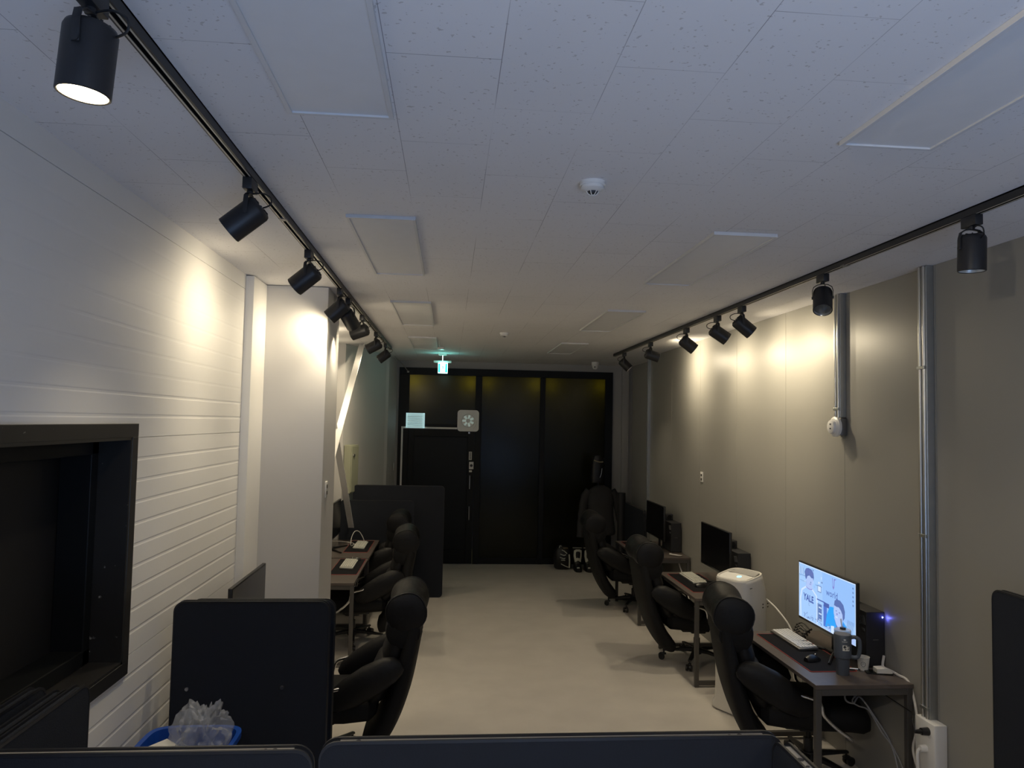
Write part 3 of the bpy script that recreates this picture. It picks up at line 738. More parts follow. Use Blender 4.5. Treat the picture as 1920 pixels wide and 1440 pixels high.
DL = [(-0.72, 4.46, 1.16, -1), (LXF, 7.39, 1.18, -1), (LXF, 8.62, 1.18, -1)]
desk(*DR[0], 'desk by the right wall with the switched-on monitor and steel tumbler')
desk(*DR[1], 'desk by the right wall directly behind the white air purifier')
desk(*DR[2], 'farthest desk on the right beside the hanging dark jacket')
desk(*DL[0], 'nearest desk on the left, hidden behind the dark partition with two screws')
desk(*DL[1], 'desk on the left just beyond the column, pale keyboard on its mat')
desk(*DL[2], 'farthest desk on the left with white cables by the keyboard')

def DP(d, u, v, z=DZ):
    xf, yc, wd, s = d
    return (xf + s * v, yc - s * u, z)
def DROT(d): return -PI / 2 if d[3] > 0 else PI / 2

def deskmat(d, label, u=0.0, wd=0.80, v0=0.025, dp=0.30):
    o = thing('desk_mat', label, 'desk mat', DP(d, u, v0), DROT(d), 'black desk mats with red edges')
    b = B(); b.prism([(x, y) for x, y in rrect(wd - 0.008, dp - 0.008, 0.012, 4, -wd / 2 + 0.004, 0.004)], (0, 0.003), Matrix.Rotation(PI / 2, 4, 'X') @ Matrix.Scale(-1, 4, (0, 1, 0))); 
    m_ = b.build('cloth', 'mat_black', o, smooth=False)
    for v in m_.data.vertices: v.co = Vector((v.co.x, abs(v.co.y), abs(v.co.z)))
    pts = [Vector((x, y, 0.002)) for x, y in rrect(wd - 0.006, dp - 0.006, 0.012, 4, -wd / 2 + 0.003, 0.003)]
    b = B(); b.tube(pts, 0.0024, 6, 0, 0, True); b.build('stitched_edge', 'mat_red', o)
deskmat(DR[0], 'black desk mat with red edge under the keyboard beside the tumbler', -0.07, 0.80, 0.08, 0.30)
deskmat(DR[1], 'black desk mat with red edge on the desk behind the air purifier', -0.06, 0.80, 0.055, 0.33)
deskmat(DR[2], 'black desk mat on the farthest right desk', -0.1, 0.80, 0.05, 0.30)
deskmat(DL[1], 'black desk mat with red edge on the left desk beyond the column', 0.16, 0.80, 0.02, 0.27)
deskmat(DL[2], 'black desk mat with red edge on the farthest left desk', 0.12, 0.80, 0.05, 0.27)

def make_keyboard(kc, wd=0.44, dp=0.135):
    o = thing('keyboard', 'x', 'keyboard')
    b = B(); b.box((0, 0, 0.010), (wd, dp, 0.016), 0, 0.004, Matrix.Rotation(0.05, 3, 'X')); b.build('case', kc[1], o)
    b = B()
    rows = 6; cols = 21
    b.box((0, 0.001, 0.0185), (wd - 0.024, dp - 0.024, 0.002), 0)
    for r in range(rows):
        x = -wd / 2 + 0.010; y = dp / 2 - 0.014 - r * (dp - 0.018) / rows
        c = 0
        while c < cols:
            wk = 1
            if r == 5 and 3 <= c < 9: wk = 6
            if c in (15, 18) and False: wk = 1
            uw = (wd - 0.02) / cols
            if c not in (14, 18):
                b.box((x + (c + wk / 2) * uw, y, 0.0215 + y * 0.05), (uw * wk - 0.003, 0.0155, 0.007), 0, 0.001)
            c += wk
    b.build('keycaps', kc[0], o)
    return o
kb = make_keyboard(('keycap', 'gunmetal')); kb.location = DP(DR[0], -0.29, 0.27, DZ + 0.004); kb.rotation_euler = (0, 0, -PI / 2 + 0.0)
tag(kb, 'full-size keyboard with pale keys on the mat before the lit monitor', 'keyboard', 'keyboards on the desks')
kb2 = make_keyboard(('keycap_w', 'keycap_w'), 0.43, 0.13); kb2.location = DP(DR[1], -0.215, 0.235, DZ + 0.004); kb2.rotation_euler = (0, 0, -PI / 2)
tag(kb2, 'ivory keyboard on the desk behind the white air purifier', 'keyboard', 'keyboards on the desks')
k = dup(kb2, DP(DL[1], 0.23, 0.155, DZ + 0.004), PI / 2, 'ivory keyboard on the left desk just beyond the column')
k = dup(kb2, DP(DL[2], 0.14, 0.175, DZ + 0.004), PI / 2, 'ivory keyboard on the farthest left desk beside the white cables')

def make_mouse():
    o = thing('computer_mouse', 'x', 'mouse')
    b = B(); rs = []
    for i in range(9):
        t_ = i / 8; x = -0.055 + 0.11 * t_; w_ = 0.031 * math.sin(PI * (0.12 + 0.76 * t_)) ** 0.5; h_ = 0.036 * math.sin(PI * (0.1 + 0.7 * (1 - t_))) ** 0.8
        rs.append([Vector((w_ * math.cos(a), x, 0.002 + max(0, math.sin(a)) * h_)) for a in [2 * PI * k / 16 for k in range(16)]])
    b.rings(rs); b.build('shell', 'plastic', o)
    b = B(); b.cyl((-0.003, 0.028, 0.031), (0.003, 0.028, 0.031), 0.008, seg=14); b.build('scroll_wheel', 'steel', o)
    return o
ms = make_mouse(); ms.location = DP(DR[0], 0.125, 0.195, DZ + 0.004); ms.rotation_euler = (0, 0, -PI / 2 + 0.35)
tag(ms, 'black computer mouse on the mat between the keyboard and the tumbler', 'mouse', 'computer mice')
dup(ms, DP(DR[1], 0.13, 0.20, DZ + 0.004), -PI / 2 + 0.2, 'small computer mouse at the near end of the ivory keyboard behind the purifier')
dup(ms, DP(DL[1], 0.46, 0.12, DZ + 0.004), PI / 2, 'black computer mouse beyond the keyboard on the left desk past the column')

# ---- monitors
MW, MH = 0.745, 0.395
def make_monitor(screen_fn=None):
    o = thing('monitor', 'x', 'monitor')
    zb = 0.135
    b = B(); b.b2(-MW / 2, MW / 2, -0.006, 0.016, zb, zb + MH + 0.004, 0, 0.003)
    b.box((0, 0.03, zb + 0.16), (0.36, 0.035, 0.24), 0, 0.012); b.build('housing', 'plastic', o)
    if screen_fn: screen_fn(o, zb)
    else:
        b = B(); b.b2(-MW / 2 + 0.008, MW / 2 - 0.008, -0.0075, -0.0055, zb + 0.016, zb + MH - 0.004); b.build('screen', 'screen_off', o, smooth=False)
    b = B(); b.box((0, 0.055, 0.14), (0.045, 0.02, 0.27), 0, 0.006)
    b.build('stand_neck', 'plastic', o)
    b = B()
    for s in (-1, 1): b.tube([(0, 0.06, 0.012), (s * 0.12, -0.03, 0.010), (s * 0.24, -0.11, 0.008)], [0.013, 0.010, 0.008], 8)
    b.box((0, 0.06, 0.012), (0.09, 0.10, 0.022), 0, 0.006); b.build('stand_foot', 'plastic', o)
    return o

def lit_screen(o, zb):
    W, H = MW - 0.014, MH - 0.022; z0 = zb + 0.017; x0 = -W / 2
    mats = ['s_bg', 's_bg2', 's_white', 's_hair', 's_skin', 's_shirt', 's_navy', 's_chair', 's_line', 's_pink']
    b = B(); lay = [0]
    def pt(u, v, y): return Vector((x0 + u * W, y, z0 + v * H))
    def poly(pts, mi):
        lay[0] += 1; y = -0.0070 - lay[0] * 0.000012
        f = b.bm.faces.new([b.bm.verts.new(pt(u, v, y)) for u, v in pts]); f.material_index = mi
    def ell(cu, cv, ru, rv, mi, n=20, a0=0, a1=360):
        poly([(cu + ru * math.cos(math.radians(a0 + (a1 - a0) * i / n)), cv + rv * math.sin(math.radians(a0 + (a1 - a0) * i / n))) for i in range(n + (a1 - a0 < 360))], mi)
    def rect(a, c, d, e, mi): poly([(a, d), (c, d), (c, e), (a, e)], mi)
    rect(0, 1, 0, 1, 2); rect(0.006, 0.994, 0.010, 0.985, 0)
    rect(0.45, 0.99, 0.30, 0.98, 1); rect(0.006, 0.45, 0.55, 0.98, 0)
    random.seed(3)
    for k in range(26):
        u = random.uniform(0.01, 0.43); v = random.uniform(0.62, 0.95); rect(u, u + random.uniform(0.006, 0.03), v, v + random.uniform(0.008, 0.05), random.choice((2, 8, 1, 0)))
    for k in range(6): rect(0.01 + k * 0.016, 0.018 + k * 0.016, 0.80, 0.93, 8 if k % 2 else 2)
    rect(0.01, 0.12, 0.775, 0.785, 8); rect(0.02, 0.2, 0.675, 0.682, 8); rect(0.33, 0.44, 0.70, 0.71, 8)
    rect(0.36, 0.43, 0.60, 0.72, 8); rect(0.368, 0.422, 0.615, 0.705, 2)
    # left man: pale sweater, dark hair, looking down
    poly([(0.03, 0.02), (0.02, 0.35), (0.05, 0.52), (0.13, 0.60), (0.27, 0.60), (0.35, 0.52), (0.37, 0.35), (0.36, 0.02)], 2)
    poly([(0.05, 0.02), (0.045, 0.34), (0.07, 0.50), (0.14, 0.575), (0.26, 0.575), (0.33, 0.50), (0.345, 0.34), (0.34, 0.02)], 0)
    poly([(0.14, 0.60), (0.15, 0.68), (0.26, 0.68), (0.27, 0.60), (0.20, 0.555)], 4)
    ell(0.205, 0.60, 0.062, 0.03, 9, 14, 180, 360); ell(0.205, 0.612, 0.056, 0.03, 4, 14, 180, 360)
    ell(0.21, 0.745, 0.072, 0.115, 4); ell(0.225, 0.67, 0.022, 0.006, 9); ell(0.235, 0.705, 0.008, 0.02, 8)
    poly([(0.115, 0.86), (0.14, 0.93), (0.19, 0.955), (0.25, 0.945), (0.285, 0.90), (0.295, 0.82), (0.285, 0.755), (0.275, 0.80), (0.25, 0.79), (0.21, 0.825), (0.17, 0.80), (0.155, 0.75), (0.14, 0.73), (0.125, 0.78)], 3)
    for k in range(5): poly([(0.14 + k * .03, 0.93), (0.145 + k * .03, 0.93), (0.155 + k * .028, 0.83), (0.150 + k * .028, 0.83)], 9)
    # right man: dark swept hair, bright blue polo shirt, chair behind
    rect(0.47, 0.53, 0.05, 0.42, 7); rect(0.475, 0.57, 0.395, 0.47, 6); rect(0.36, 0.44, 0.10, 0.40, 8)
    for k in range(8): rect(0.385, 0.435, 0.11 + k * 0.036, 0.128 + k * 0.036, 6 if k % 3 else 2)
    rect(0.35, 0.50, 0.455, 0.475, 6)
    for k in range(11): poly([(0.875 + k * .010, 0.36), (0.879 + k * .010, 0.36), (0.845 + k * .010, 0.08), (0.841 + k * .010, 0.08)], 8)
    rect(0.56, 0.60, 0.0, 0.18, 4)
    poly([(0.50, 0.06), (0.53, 0.28), (0.58, 0.44), (0.66, 0.46), (0.70, 0.30), (0.80, 0.30), (0.87, 0.22), (0.95, 0.12), (0.96, 0.02), (0.90, 0.0), (0.60, 0.0), (0.58, 0.10)], 5)
    poly([(0.60, 0.0), (0.66, 0.0), (0.655, 0.14), (0.60, 0.12)], 2); poly([(0.88, 0.0), (0.985, 0.0), (0.985, 0.10), (0.92, 0.12)], 4)
    poly([(0.655, 0.30), (0.68, 0.20), (0.73, 0.13), (0.79, 0.20), (0.80, 0.32)], 4)
    poly([(0.65, 0.31), (0.70, 0.12), (0.73, 0.10), (0.80, 0.15), (0.82, 0.29), (0.79, 0.20), (0.73, 0.135), (0.69, 0.19)], 7)
    ell(0.725, 0.40, 0.078, 0.155, 4); ell(0.695, 0.315, 0.022, 0.010, 2); ell(0.692, 0.42, 0.010, 0.007, 6); ell(0.745, 0.41, 0.012, 0.007, 6); ell(0.705, 0.37, 0.010, 0.018, 9)
    poly([(0.655, 0.50), (0.665, 0.58), (0.70, 0.62), (0.76, 0.62), (0.81, 0.57), (0.835, 0.47), (0.83, 0.36), (0.80, 0.30), (0.795, 0.40), (0.77, 0.46), (0.735, 0.50), (0.70, 0.49)], 3)
    # upright ribbon mark on the wall
    poly([(0.605, 0.95), (0.625, 0.95), (0.628, 0.80), (0.645, 0.755), (0.660, 0.80), (0.665, 0.92), (0.70, 0.95), (0.655, 0.945), (0.650, 0.82), (0.642, 0.80), (0.634, 0.82), (0.634, 0.95), (0.600, 0.95)][:12], 9)
    for k in range(40):
        u = random.uniform(0.10, 0.58); v = random.uniform(0.025, 0.115); rect(u, u + random.uniform(0.006, 0.018), v, v + random.uniform(0.008, 0.03), random.choice((8, 3, 8)))
    for k in range(5): rect(0.955, 0.975, 0.9 - k * 0.07, 0.93 - k * 0.07, 8)
    def txt(body, u, v, size, mi, bold=0.0, sx=1.0):
        t = text_bm(body, size, bold); lay[0] += 1
        m = Matrix.Translation((x0 + u * W, -0.0070 - lay[0] * 0.000012, z0 + v * H)) @ Matrix.Rotation(PI / 2, 4, 'X') @ Matrix.Scale(sx, 4, (1, 0, 0))
        b.join(t, mi, m)
    txt('YALE', 0.195, 0.40, 0.062, 6, 0.0022); txt('world', 0.62, 0.665, 0.062, 6, 0.0, 1.0)
    txt('C', 0.205, 0.30, 0.03, 8)
    bm = b.bm
    me_o = b.build('screen', mats, o, smooth=False)
    # keep every face looking out of the monitor
    bm2 = bmesh.new(); bm2.from_mesh(me_o.data)
    for f in bm2.faces:
        if f.normal.y > 0: f.normal_flip()
    bm2.to_mesh(me_o.data); bm2.free()
mon1 = make_monitor(lit_screen); mon1.location = (2.502, 4.725, DZ); mon1.rotation_euler = (0, 0, -PI / 2)
tag(mon1, 'switched-on monitor showing two men in blue tones behind the tumbler', 'monitor', 'wide monitors on the desks')
mon = make_monitor(); mon.location = (2.502, 6.765, DZ); mon.rotation_euler = (0, 0, -PI / 2)
tag(mon, 'dark switched-off monitor above the white air purifier', 'monitor', 'wide monitors on the desks')
dup(mon, (2.498, 8.765, DZ), -PI / 2, 'dark switched-off monitor farthest along the right wall')
dup(mon, (-1.26, 8.52, DZ), PI / 2, 'dark monitor on the farthest left desk, mostly hidden by the column')
dup(mon, (-1.27, 7.30, DZ), PI / 2, 'dark monitor on the left desk hidden behind the column')
mL = make_monitor(); mL.location = (-1.165, 4.55, DZ - 0.02 + 0.02); mL.rotation_euler = (0, 0, PI / 2)
tag(mL, 'dark monitor rising above the partition with two screws, seen edge-on at left', 'monitor', 'wide monitors on the desks')

# ---- computer towers with small speaker on top
def make_tower():
    o = thing('computer_tower', 'x', 'computer')
    w_, d_, h_ = 0.12, 0.36, 0.34      # local: width x, depth y (front -y)
    b = B(); b.b2(-w_ / 2, w_ / 2, 0, d_, 0.006, h_, 0, 0.004); b.build('case', 'plastic_m', o, smooth=False)
    b = B()
    for k in range(5): b.box((-w_ / 2 - 0.001, 0.020 + k * 0.014, h_ - 0.055 - k * 0.002), (0.003, 0.004, 0.055), 0, 0, Matrix.Rotation(-0.35, 3, 'X'))
    for k in range(3): b.box((-w_ / 2 - 0.001, 0.024 + k * 0.012, h_ - 0.115), (0.003, 0.006, 0.018), 0, 0, Matrix.Rotation(-0.35, 3, 'X'))
    b.build('vent_slats', 'steel', o, smooth=False)
    b = B(); b.box((0, -0.001, h_ * 0.5), (0.035, 0.003, 0.004), 0); b.build('drive_slot', 'gunmetal', o)
    b = B()
    for x in (-0.04, 0.04):
        for y in (0.04, d_ - 0.04): b.cyl((x, y, 0), (x, y, 0.008), 0.012, seg=12)
    b.build('feet', 'plastic', o)
    b = B(); b.cyl((0.045, -0.0015, h_ - 0.033), (0.045, 0.002, h_ - 0.033), 0.0042, seg=12); b.build('power_light', 'plastic', o)
    return o
tw = make_tower(); tw.location = (2.664, 4.43, DZ); tag(tw, 'black computer tower with a blue power light beside the lit monitor', 'computer', 'black computer towers')
for c in tw.children:
    if c.name.startswith('power_light'): PLC = c
tw2 = dup(tw, (2.662, 6.47, DZ), 0, 'black computer tower half hidden behind the dark monitor above the purifier')
tw3 = dup(tw, (2.655, 8.44, DZ), 0, 'black computer tower on the farthest right desk')
PLC.data = PLC.data.copy(); PLC.data.materials[0] = M['led_blue']
l = bpy.data.lights.new('power_light_glow', 'POINT'); l.energy = 0.035; l.color = (0.12, 0.14, 1.0); l.shadow_soft_size = 0.004
lo = bpy.data.objects.new('power_light_glow', l); COL.objects.link(lo); lo.location = (2.716, 4.412, DZ + 0.307)
def make_speaker():
    o = thing('desktop_speaker', 'x', 'speaker')
    b = B(); b.b2(-0.045, 0.045, -0.05, 0.05, 0.0, 0.075, 0, 0.008); b.build('cabinet', 'plastic_m', o)
    b = B()
    b.cyl((0, -0.052, 0.038), (0, -0.048, 0.038), 0.026, seg=20); b.build('cone', 'screen_off', o)
    return o
sp = make_speaker(); sp.location = (2.65, 4.72, DZ + 0.34); tag(sp, 'small black box speaker on top of the tower beside the lit monitor', 'speaker', 'small speakers on the towers')
dup(sp, (2.65, 6.76, DZ + 0.34), 0, 'small black box speaker on the tower above the air purifier')
dup(sp, (2.645, 8.72, DZ + 0.34), 0, 'small black box speaker on the farthest tower')

# ================================================================ CHAIRS (facing +x)
def make_chair():
    o = thing('office_chair', 'x', 'chair')
    Y = Vector((0, 1, 0))
    def along(pts, n): return catmull([Vector((p[0], 0, p[1])) for p in pts], n)
    def spine_loft(pts, ths, wds, n=4, p=3.2, off=0.0):
        b = B(); P = along(pts, n); rs = []; m_ = len(pts) - 1
        for i, c in enumerate(P):
            t_ = i / (len(P) - 1) * m_; k0 = min(int(t_), m_ - 1); fr = t_ - k0
            th = ths[k0] * (1 - fr) + ths[k0 + 1] * fr; wd = wds[k0] * (1 - fr) + wds[k0 + 1] * fr
            d = (P[min(i + 1, len(P) - 1)] - P[max(i - 1, 0)]).normalized(); nrm = Y.cross(d).normalized()
            rs.append(sq(c + nrm * off, Y, nrm, wd / 2, th / 2, 28, p))
        b.rings(rs); return b
    # shell of the back: rear face runs low behind the seat
    b = spine_loft([(-0.27, 0.18), (-0.33, 0.215), (-0.42, 0.36), (-0.49, 0.56), (-0.535, 0.76), (-0.562, 0.94), (-0.565, 1.04)], [0.10, 0.14, 0.13, 0.13, 0.12, 0.12, 0.08], [0.46, 0.52, 0.55, 0.56, 0.55, 0.50, 0.40])
    b.build('back_shell', 'fabric', o)
    # front cushions of the back, puffed
    b = spine_loft([(-0.29, 0.45), (-0.335, 0.52), (-0.40, 0.66), (-0.44, 0.72)], [0.07, 0.17, 0.17, 0.07], [0.40, 0.50, 0.50, 0.42], 5, 2.6); b.build('lumbar_cushion', 'fabric2', o)
    b = spine_loft([(-0.405, 0.68), (-0.43, 0.74), (-0.475, 0.88), (-0.49, 0.94)], [0.06, 0.15, 0.15, 0.07], [0.40, 0.49, 0.47, 0.40], 5, 2.6); b.build('upper_cushion', 'fabric2', o)
    # head pillow with fat rolled ends
    b = B(); rs = []
    for y, s, dz in ((-0.262, 0.35, 0), (-0.258, 0.72, 0), (-0.245, 0.93, 0), (-0.21, 1.0, 0), (-0.15, 0.98, -0.006), (-0.07, 0.90, -0.018), (0, 0.87, -0.022), (0.07, 0.90, -0.018), (0.15, 0.98, -0.006), (0.21, 1.0, 0), (0.245, 0.93, 0), (0.258, 0.72, 0), (0.262, 0.35, 0)):
        rs.append(sq((-0.515, y, 1.022 + dz), Vector((0.94, 0, -0.34)), Vector((0.34, 0, 0.94)), 0.128 * s, 0.122 * s, 26, 2.3))
    b.rings(rs); b.build('head_pillow', 'fabric2', o)
    for s in (-1, 1):
        for y, f in ((0.238, 0.97),):
            b = B(); b.tube(sq((-0.515, s * y, 1.022), Vector((0.94, 0, -0.34)), Vector((0.34, 0, 0.94)), 0.128 * f, 0.122 * f, 26, 2.3), 0.0045, 6, 0, 0, True)
            b.build('pillow_piping', 'piping', o)
    # gathered pouch under the pillow
    b = B(); rs = []
    for i, (y, s) in enumerate(((-0.25, 0.5), (-0.235, 0.9), (-0.18, 1.0), (-0.13, 0.93), (-0.08, 1.0), (-0.03, 0.93), (0.03, 0.93), (0.08, 1.0), (0.13, 0.93), (0.18, 1.0), (0.235, 0.9), (0.25, 0.5))):
        rs.append(sq((-0.50, y, 0.905), Vector((0.97, 0, -0.2)), Vector((0.2, 0, 0.97)), 0.118 * s, 0.115 * s, 22, 2.2))
    b.rings(rs); b.build('neck_cushion', 'fabric', o)
    # seat
    b = B(); rs = []
    for x, h_, w_, z in ((-0.34, 0.10, 0.40, 0.42), (-0.30, 0.17, 0.50, 0.42), (-0.15, 0.19, 0.55, 0.42), (0.06, 0.18, 0.56, 0.42), (0.19, 0.19, 0.55, 0.425), (0.27, 0.19, 0.52, 0.415), (0.31, 0.13, 0.46, 0.40), (0.32, 0.06, 0.38, 0.39)):
        rs.append(sq((x, 0, z), Y, Vector((0, 0, 1)), w_ / 2, h_ / 2, 28, 3.2))
    b.rings(rs); b.build('seat', 'fabric', o)
    b = B(); b.box((-0.04, 0, 0.315), (0.26, 0.22, 0.035), 0, 0.01); b.box((0.0, 0, 0.29), (0.14, 0.12, 0.04), 0, 0.01); b.build('tilt_mechanism', 'plastic', o)
    # arms
    for s in (-1, 1):
        b = B(); rs = []
        for x, z, r in ((-0.50, 0.72, 0.03), (-0.475, 0.715, 0.06), (-0.42, 0.69, 0.085), (-0.31, 0.625, 0.100), (-0.19, 0.555, 0.092), (-0.09, 0.50, 0.068), (-0.05, 0.48, 0.03)):
            rs.append(sq((x, s * 0.285, z), Y, Vector((0.5, 0, 0.866)), 0.055 * r / 0.09, r, 16, 2.4))
        b.rings(rs); ap = b.build('armrest_pad', 'fabric2', o)
        b = B(); b.tube([(-0.30, s * 0.30, 0.62), (-0.12, s * 0.315, 0.585), (-0.03, s * 0.315, 0.56), (-0.005, s * 0.315, 0.525), (0.01, s * 0.315, 0.47), (0.09, s * 0.31, 0.395), (0.175, s * 0.30, 0.335), (0.165, s * 0.24, 0.318)], 0.0115, 10, 0, 5)
        b.build('armrest_tube', 'chrome', o)
    # column and base
    b = B(); b.cyl((0, 0, 0.13), (0, 0, 0.22), 0.030, seg=18); b.cyl((0, 0, 0.2), (0, 0, 0.30), 0.017, seg=16); b.build('gas_lift', 'plastic', o)
    b = B(); b.lathe([(0.004, 0.075), (0.045, 0.075), (0.052, 0.10), (0.045, 0.135), (0.004, 0.135)], 20)
    for k in range(5):
        a = math.radians(169 + 72 * k); d = Vector((math.cos(a), math.sin(a), 0)); n = Vector((-d.y, d.x, 0))
        rs = [sq(d * r + Vector((0, 0, z)), n, Vector((0, 0, 1)), w_, h_, 12, 3) for r, z, w_, h_ in ((0.03, 0.11, 0.028, 0.022), (0.12, 0.108, 0.024, 0.017), (0.25, 0.094, 0.018, 0.011), (0.315, 0.088, 0.015, 0.009))]
        b.rings(rs)
    bs = b.build('star_base', 'black_metal', o)
    for k in range(5):
        a = math.radians(169 + 72 * k); d = Vector((math.cos(a), math.sin(a), 0)); n = Vector((-d.y, d.x, 0)); c = d * 0.315 + Vector((0, 0, 0.030))
        c2 = c - n * 0.0 + d * 0.012; b = B()
        for s in (-1, 1): b.cyl(c2 + n * s * 0.008, c2 + n * s * 0.026, 0.029, seg=20)
        b.cyl(c2 - n * 0.012, c2 + n * 0.012, 0.012, seg=12); b.cyl(d * 0.305 + Vector((0, 0, 0.04)), d * 0.305 + Vector((0, 0, 0.09)), 0.008, seg=10)
        b.box(d * 0.308 + Vector((0, 0, 0.055)), (0.05, 0.03, 0.016), 0, 0.006, Matrix.Rotation(a, 3, 'Z'))
        b.build('caster', 'plastic', o)
    return o
ch = make_chair(); ch.location = (2.372, 4.715, 0); ch.rotation_euler = (0, 0, -0.20)
tag(ch, 'black padded office chair at the desk with the lit monitor', 'chair', 'black padded office chairs')
dup(ch, (2.385, 6.92, 0), -0.03, 'black padded office chair at the desk behind the white air purifier')
dup(ch, (2.30, 8.98, 0), -0.03, 'black padded office chair farthest on the right, before the hanging jacket')
dup(ch, (-0.755, 4.93, 0), PI, 'nearest black padded office chair on the left, beside the dark partition with screws')
dup(ch, (-0.92, 7.58, 0), PI + 0.03, 'middle black padded office chair of the three on the left side')
dup(ch, (-1.08, 8.90, 0), PI - 0.02, 'farthest black padded office chair on the left, before the large partition')

# ================================================================ AIR PURIFIER
o = thing('air_purifier', 'tall white tower air purifier with a blue light on top, beside the right chair', 'air purifier', (2.345, 5.765, 0), math.radians(30))
X = Vector((1, 0, 0)); Yv = Vector((0, 1, 0))
b = B(); rs = []
for z, w_, d_, dx in ((0.0, 0.165, 0.165, 0), (0.015, 0.186, 0.186, 0), (0.035, 0.185, 0.185, 0), (0.075, 0.172, 0.172, 0), (0.16, 0.167, 0.167, 0), (0.5, 0.166, 0.166, 0), (0.93, 0.165, 0.165, 0), (0.955, 0.160, 0.163, -0.003), (1.02, 0.145, 0.160, -0.018), (1.045, 0.141, 0.158, -0.022), (1.05, 0.135, 0.152, -0.022)):
    rs.append(sq((dx, 0, z), X, Yv, w_, d_, 40, 3.6))
b.rings(rs); b.build('body', 'purifier', o, ang=50)
b = B(); rs = [sq((-0.022, 0, z), X, Yv, a, c, 40, 3.6) for z, a, c in ((1.050, 0.139, 0.156), (1.058, 0.136, 0.153), (1.058, 0.126, 0.143), (1.051, 0.124, 0.141))]
b.rings(rs, 0, False); b.build('top_rim', 'purifier', o)
b = B(); b.prism([(x, y) for x, y in sum([[(-0.135 + 0.0, -0.09), (-0.14, 0.09)]], [])] + [(-0.10, 0.125), (-0.02, 0.13), (-0.005, 0.05), (-0.005, -0.05), (-0.02, -0.13), (-0.10, -0.125)], (0, 0.005))
pn = b.build('control_panel', 'white_plastic', o, smooth=False)
for v in pn.data.vertices: v.co = Vector((v.co.x, v.co.z, 1.051 + v.co.y))
b = B(); b.cyl((-0.06, -0.03, 1.0562), (-0.06, -0.03, 1.0572), 0.017, seg=20); b.build('status_light', 'led_cyan', pn)
b = B()
for k in range(8): b.box((0.010 + k * 0.0115, 0, 1.053), (0.0038, 0.25 - k * 0.006, 0.006), 0, 0.001)
b.build('outlet_grille', 'purifier', o, smooth=False)
b = B(); b.b2(0.003, 0.098, -0.125, 0.125, 1.0502, 1.0512); b.build('outlet_shadow_gap', 'slot', o, smooth=False)
b = B()
for dx, dz in ((0.055, 0.84), (0.055, 0.815), (0.115, 0.84), (0.115, 0.815)): b.box((dx, -0.1668, dz), (0.014, 0.002, 0.010), 0)
b.box((-0.09, -0.165, 0.985), (0.025, 0.004, 0.006), 0)
b.build('printed_marks', 'slot', o)
for r_ in [c for c in bpy.data.objects if c.type == 'MESH' and (c.parent == o or (c.parent and c.parent.parent == o))]:
    for v in r_.data.vertices:
        if v.co.z > 0.96: v.co.z += 0.16 * v.co.x * (v.co.z - 0.96) / 0.09 - 0.004
b = B(); b.tube([(2.52, 5.76, 0.88), (2.56, 5.70, 0.84), (2.58, 5.60, 0.80), (2.62, 5.48, 0.70), (2.66, 5.40, 0.50), (2.68, 5.42, 0.05)], 0.0065, 8, 0, 6)
tag(b.build('power_cord', 'cable_w'), 'white power cord dropping behind the air purifier', 'cord')

# ================================================================ DESK ITEMS ON THE NEAR RIGHT DESK
o = thing('tumbler', 'slate blue insulated tumbler with handle, clear lid and straw on the near right desk', 'tumbler', (2.392, 4.325, DZ))
b = B(); b.lathe([(0.003, 0), (0.036, 0), (0.037, 0.004), (0.039, 0.085), (0.041, 0.097), (0.0485, 0.103), (0.0500, 0.235), (0.0485, 0.238), (0.003, 0.238)], 40); b.build('cup_body', 'tumbler', o)
b = B(); b.lathe([(0.003, 0.238), (0.047, 0.238), (0.048, 0.262), (0.044, 0.266), (0.003, 0.266)], 36); b.build('lid', 'clear', o)
b = B(); b.cyl((0.002, 0, 0.262), (0.002, 0, 0.276), 0.017, seg=18); b.build('lid_dial', 'plastic', o)
b = B(); b.cyl((-0.001, 0, 0.26), (-0.006, 0.008, 0.325), 0.0042, seg=10); b.build('straw', 'clear', o)
b = B(); hd = Vector((0.90, -0.43, 0)).normalized(); pts = [hd * r + Vector((0, 0, z)) for r, z in ((0.045, 0.222), (0.066, 0.226), (0.088, 0.215), (0.094, 0.190), (0.093, 0.150), (0.085, 0.115), (0.066, 0.105), (0.046, 0.108))]
b.tube(pts, 0.0115, 12, 0, 5); b.build('handle', 'tumbler', o)
# sticker: a dark animal standing on white ground, and a small printed mark above
phi0 = math.atan2(-4.325, -2.392) + 0.42
def on_cup(u, z, r=0.0497):
    a = phi0 + u / 0.05; return Vector((r * math.cos(a), r * math.sin(a), z))
def cup_poly(b, pts, r, mi):
    f = b.bm.faces.new([b.bm.verts.new(on_cup(u, z, r)) for u, z in pts]); f.material_index = mi
b = B()
an = [(-0.017, 0.006), (-0.016, 0.013), (-0.012, 0.017), (-0.006, 0.017), (-0.002, 0.012), (0.010, 0.012), (0.016, 0.009), (0.017, 0.0), (0.015, -0.008), (0.011, -0.008), (0.010, -0.002), (-0.003, -0.003), (-0.004, -0.009), (-0.008, -0.009), (-0.009, 0.001), (-0.013, 0.003)]
for i in range(16):
    u0 = -0.021 + i * 0.0026; b.bm.faces.new([b.bm.verts.new(on_cup(*q, 0.0503)) for q in ((u0, 0.150), (u0 + 0.0026, 0.150), (u0 + 0.0026, 0.176 if i > 9 else 0.183), (u0, 0.176 if i > 9 else 0.183))]).material_index = 0
cup_poly(b, [(u, 0.1635 + z) for u, z in an], 0.0508, 1)
cup_poly(b, [(-0.014, 0.219), (-0.004, 0.219), (-0.001, 0.214), (-0.009, 0.210), (-0.016, 0.214)], 0.0506, 0)
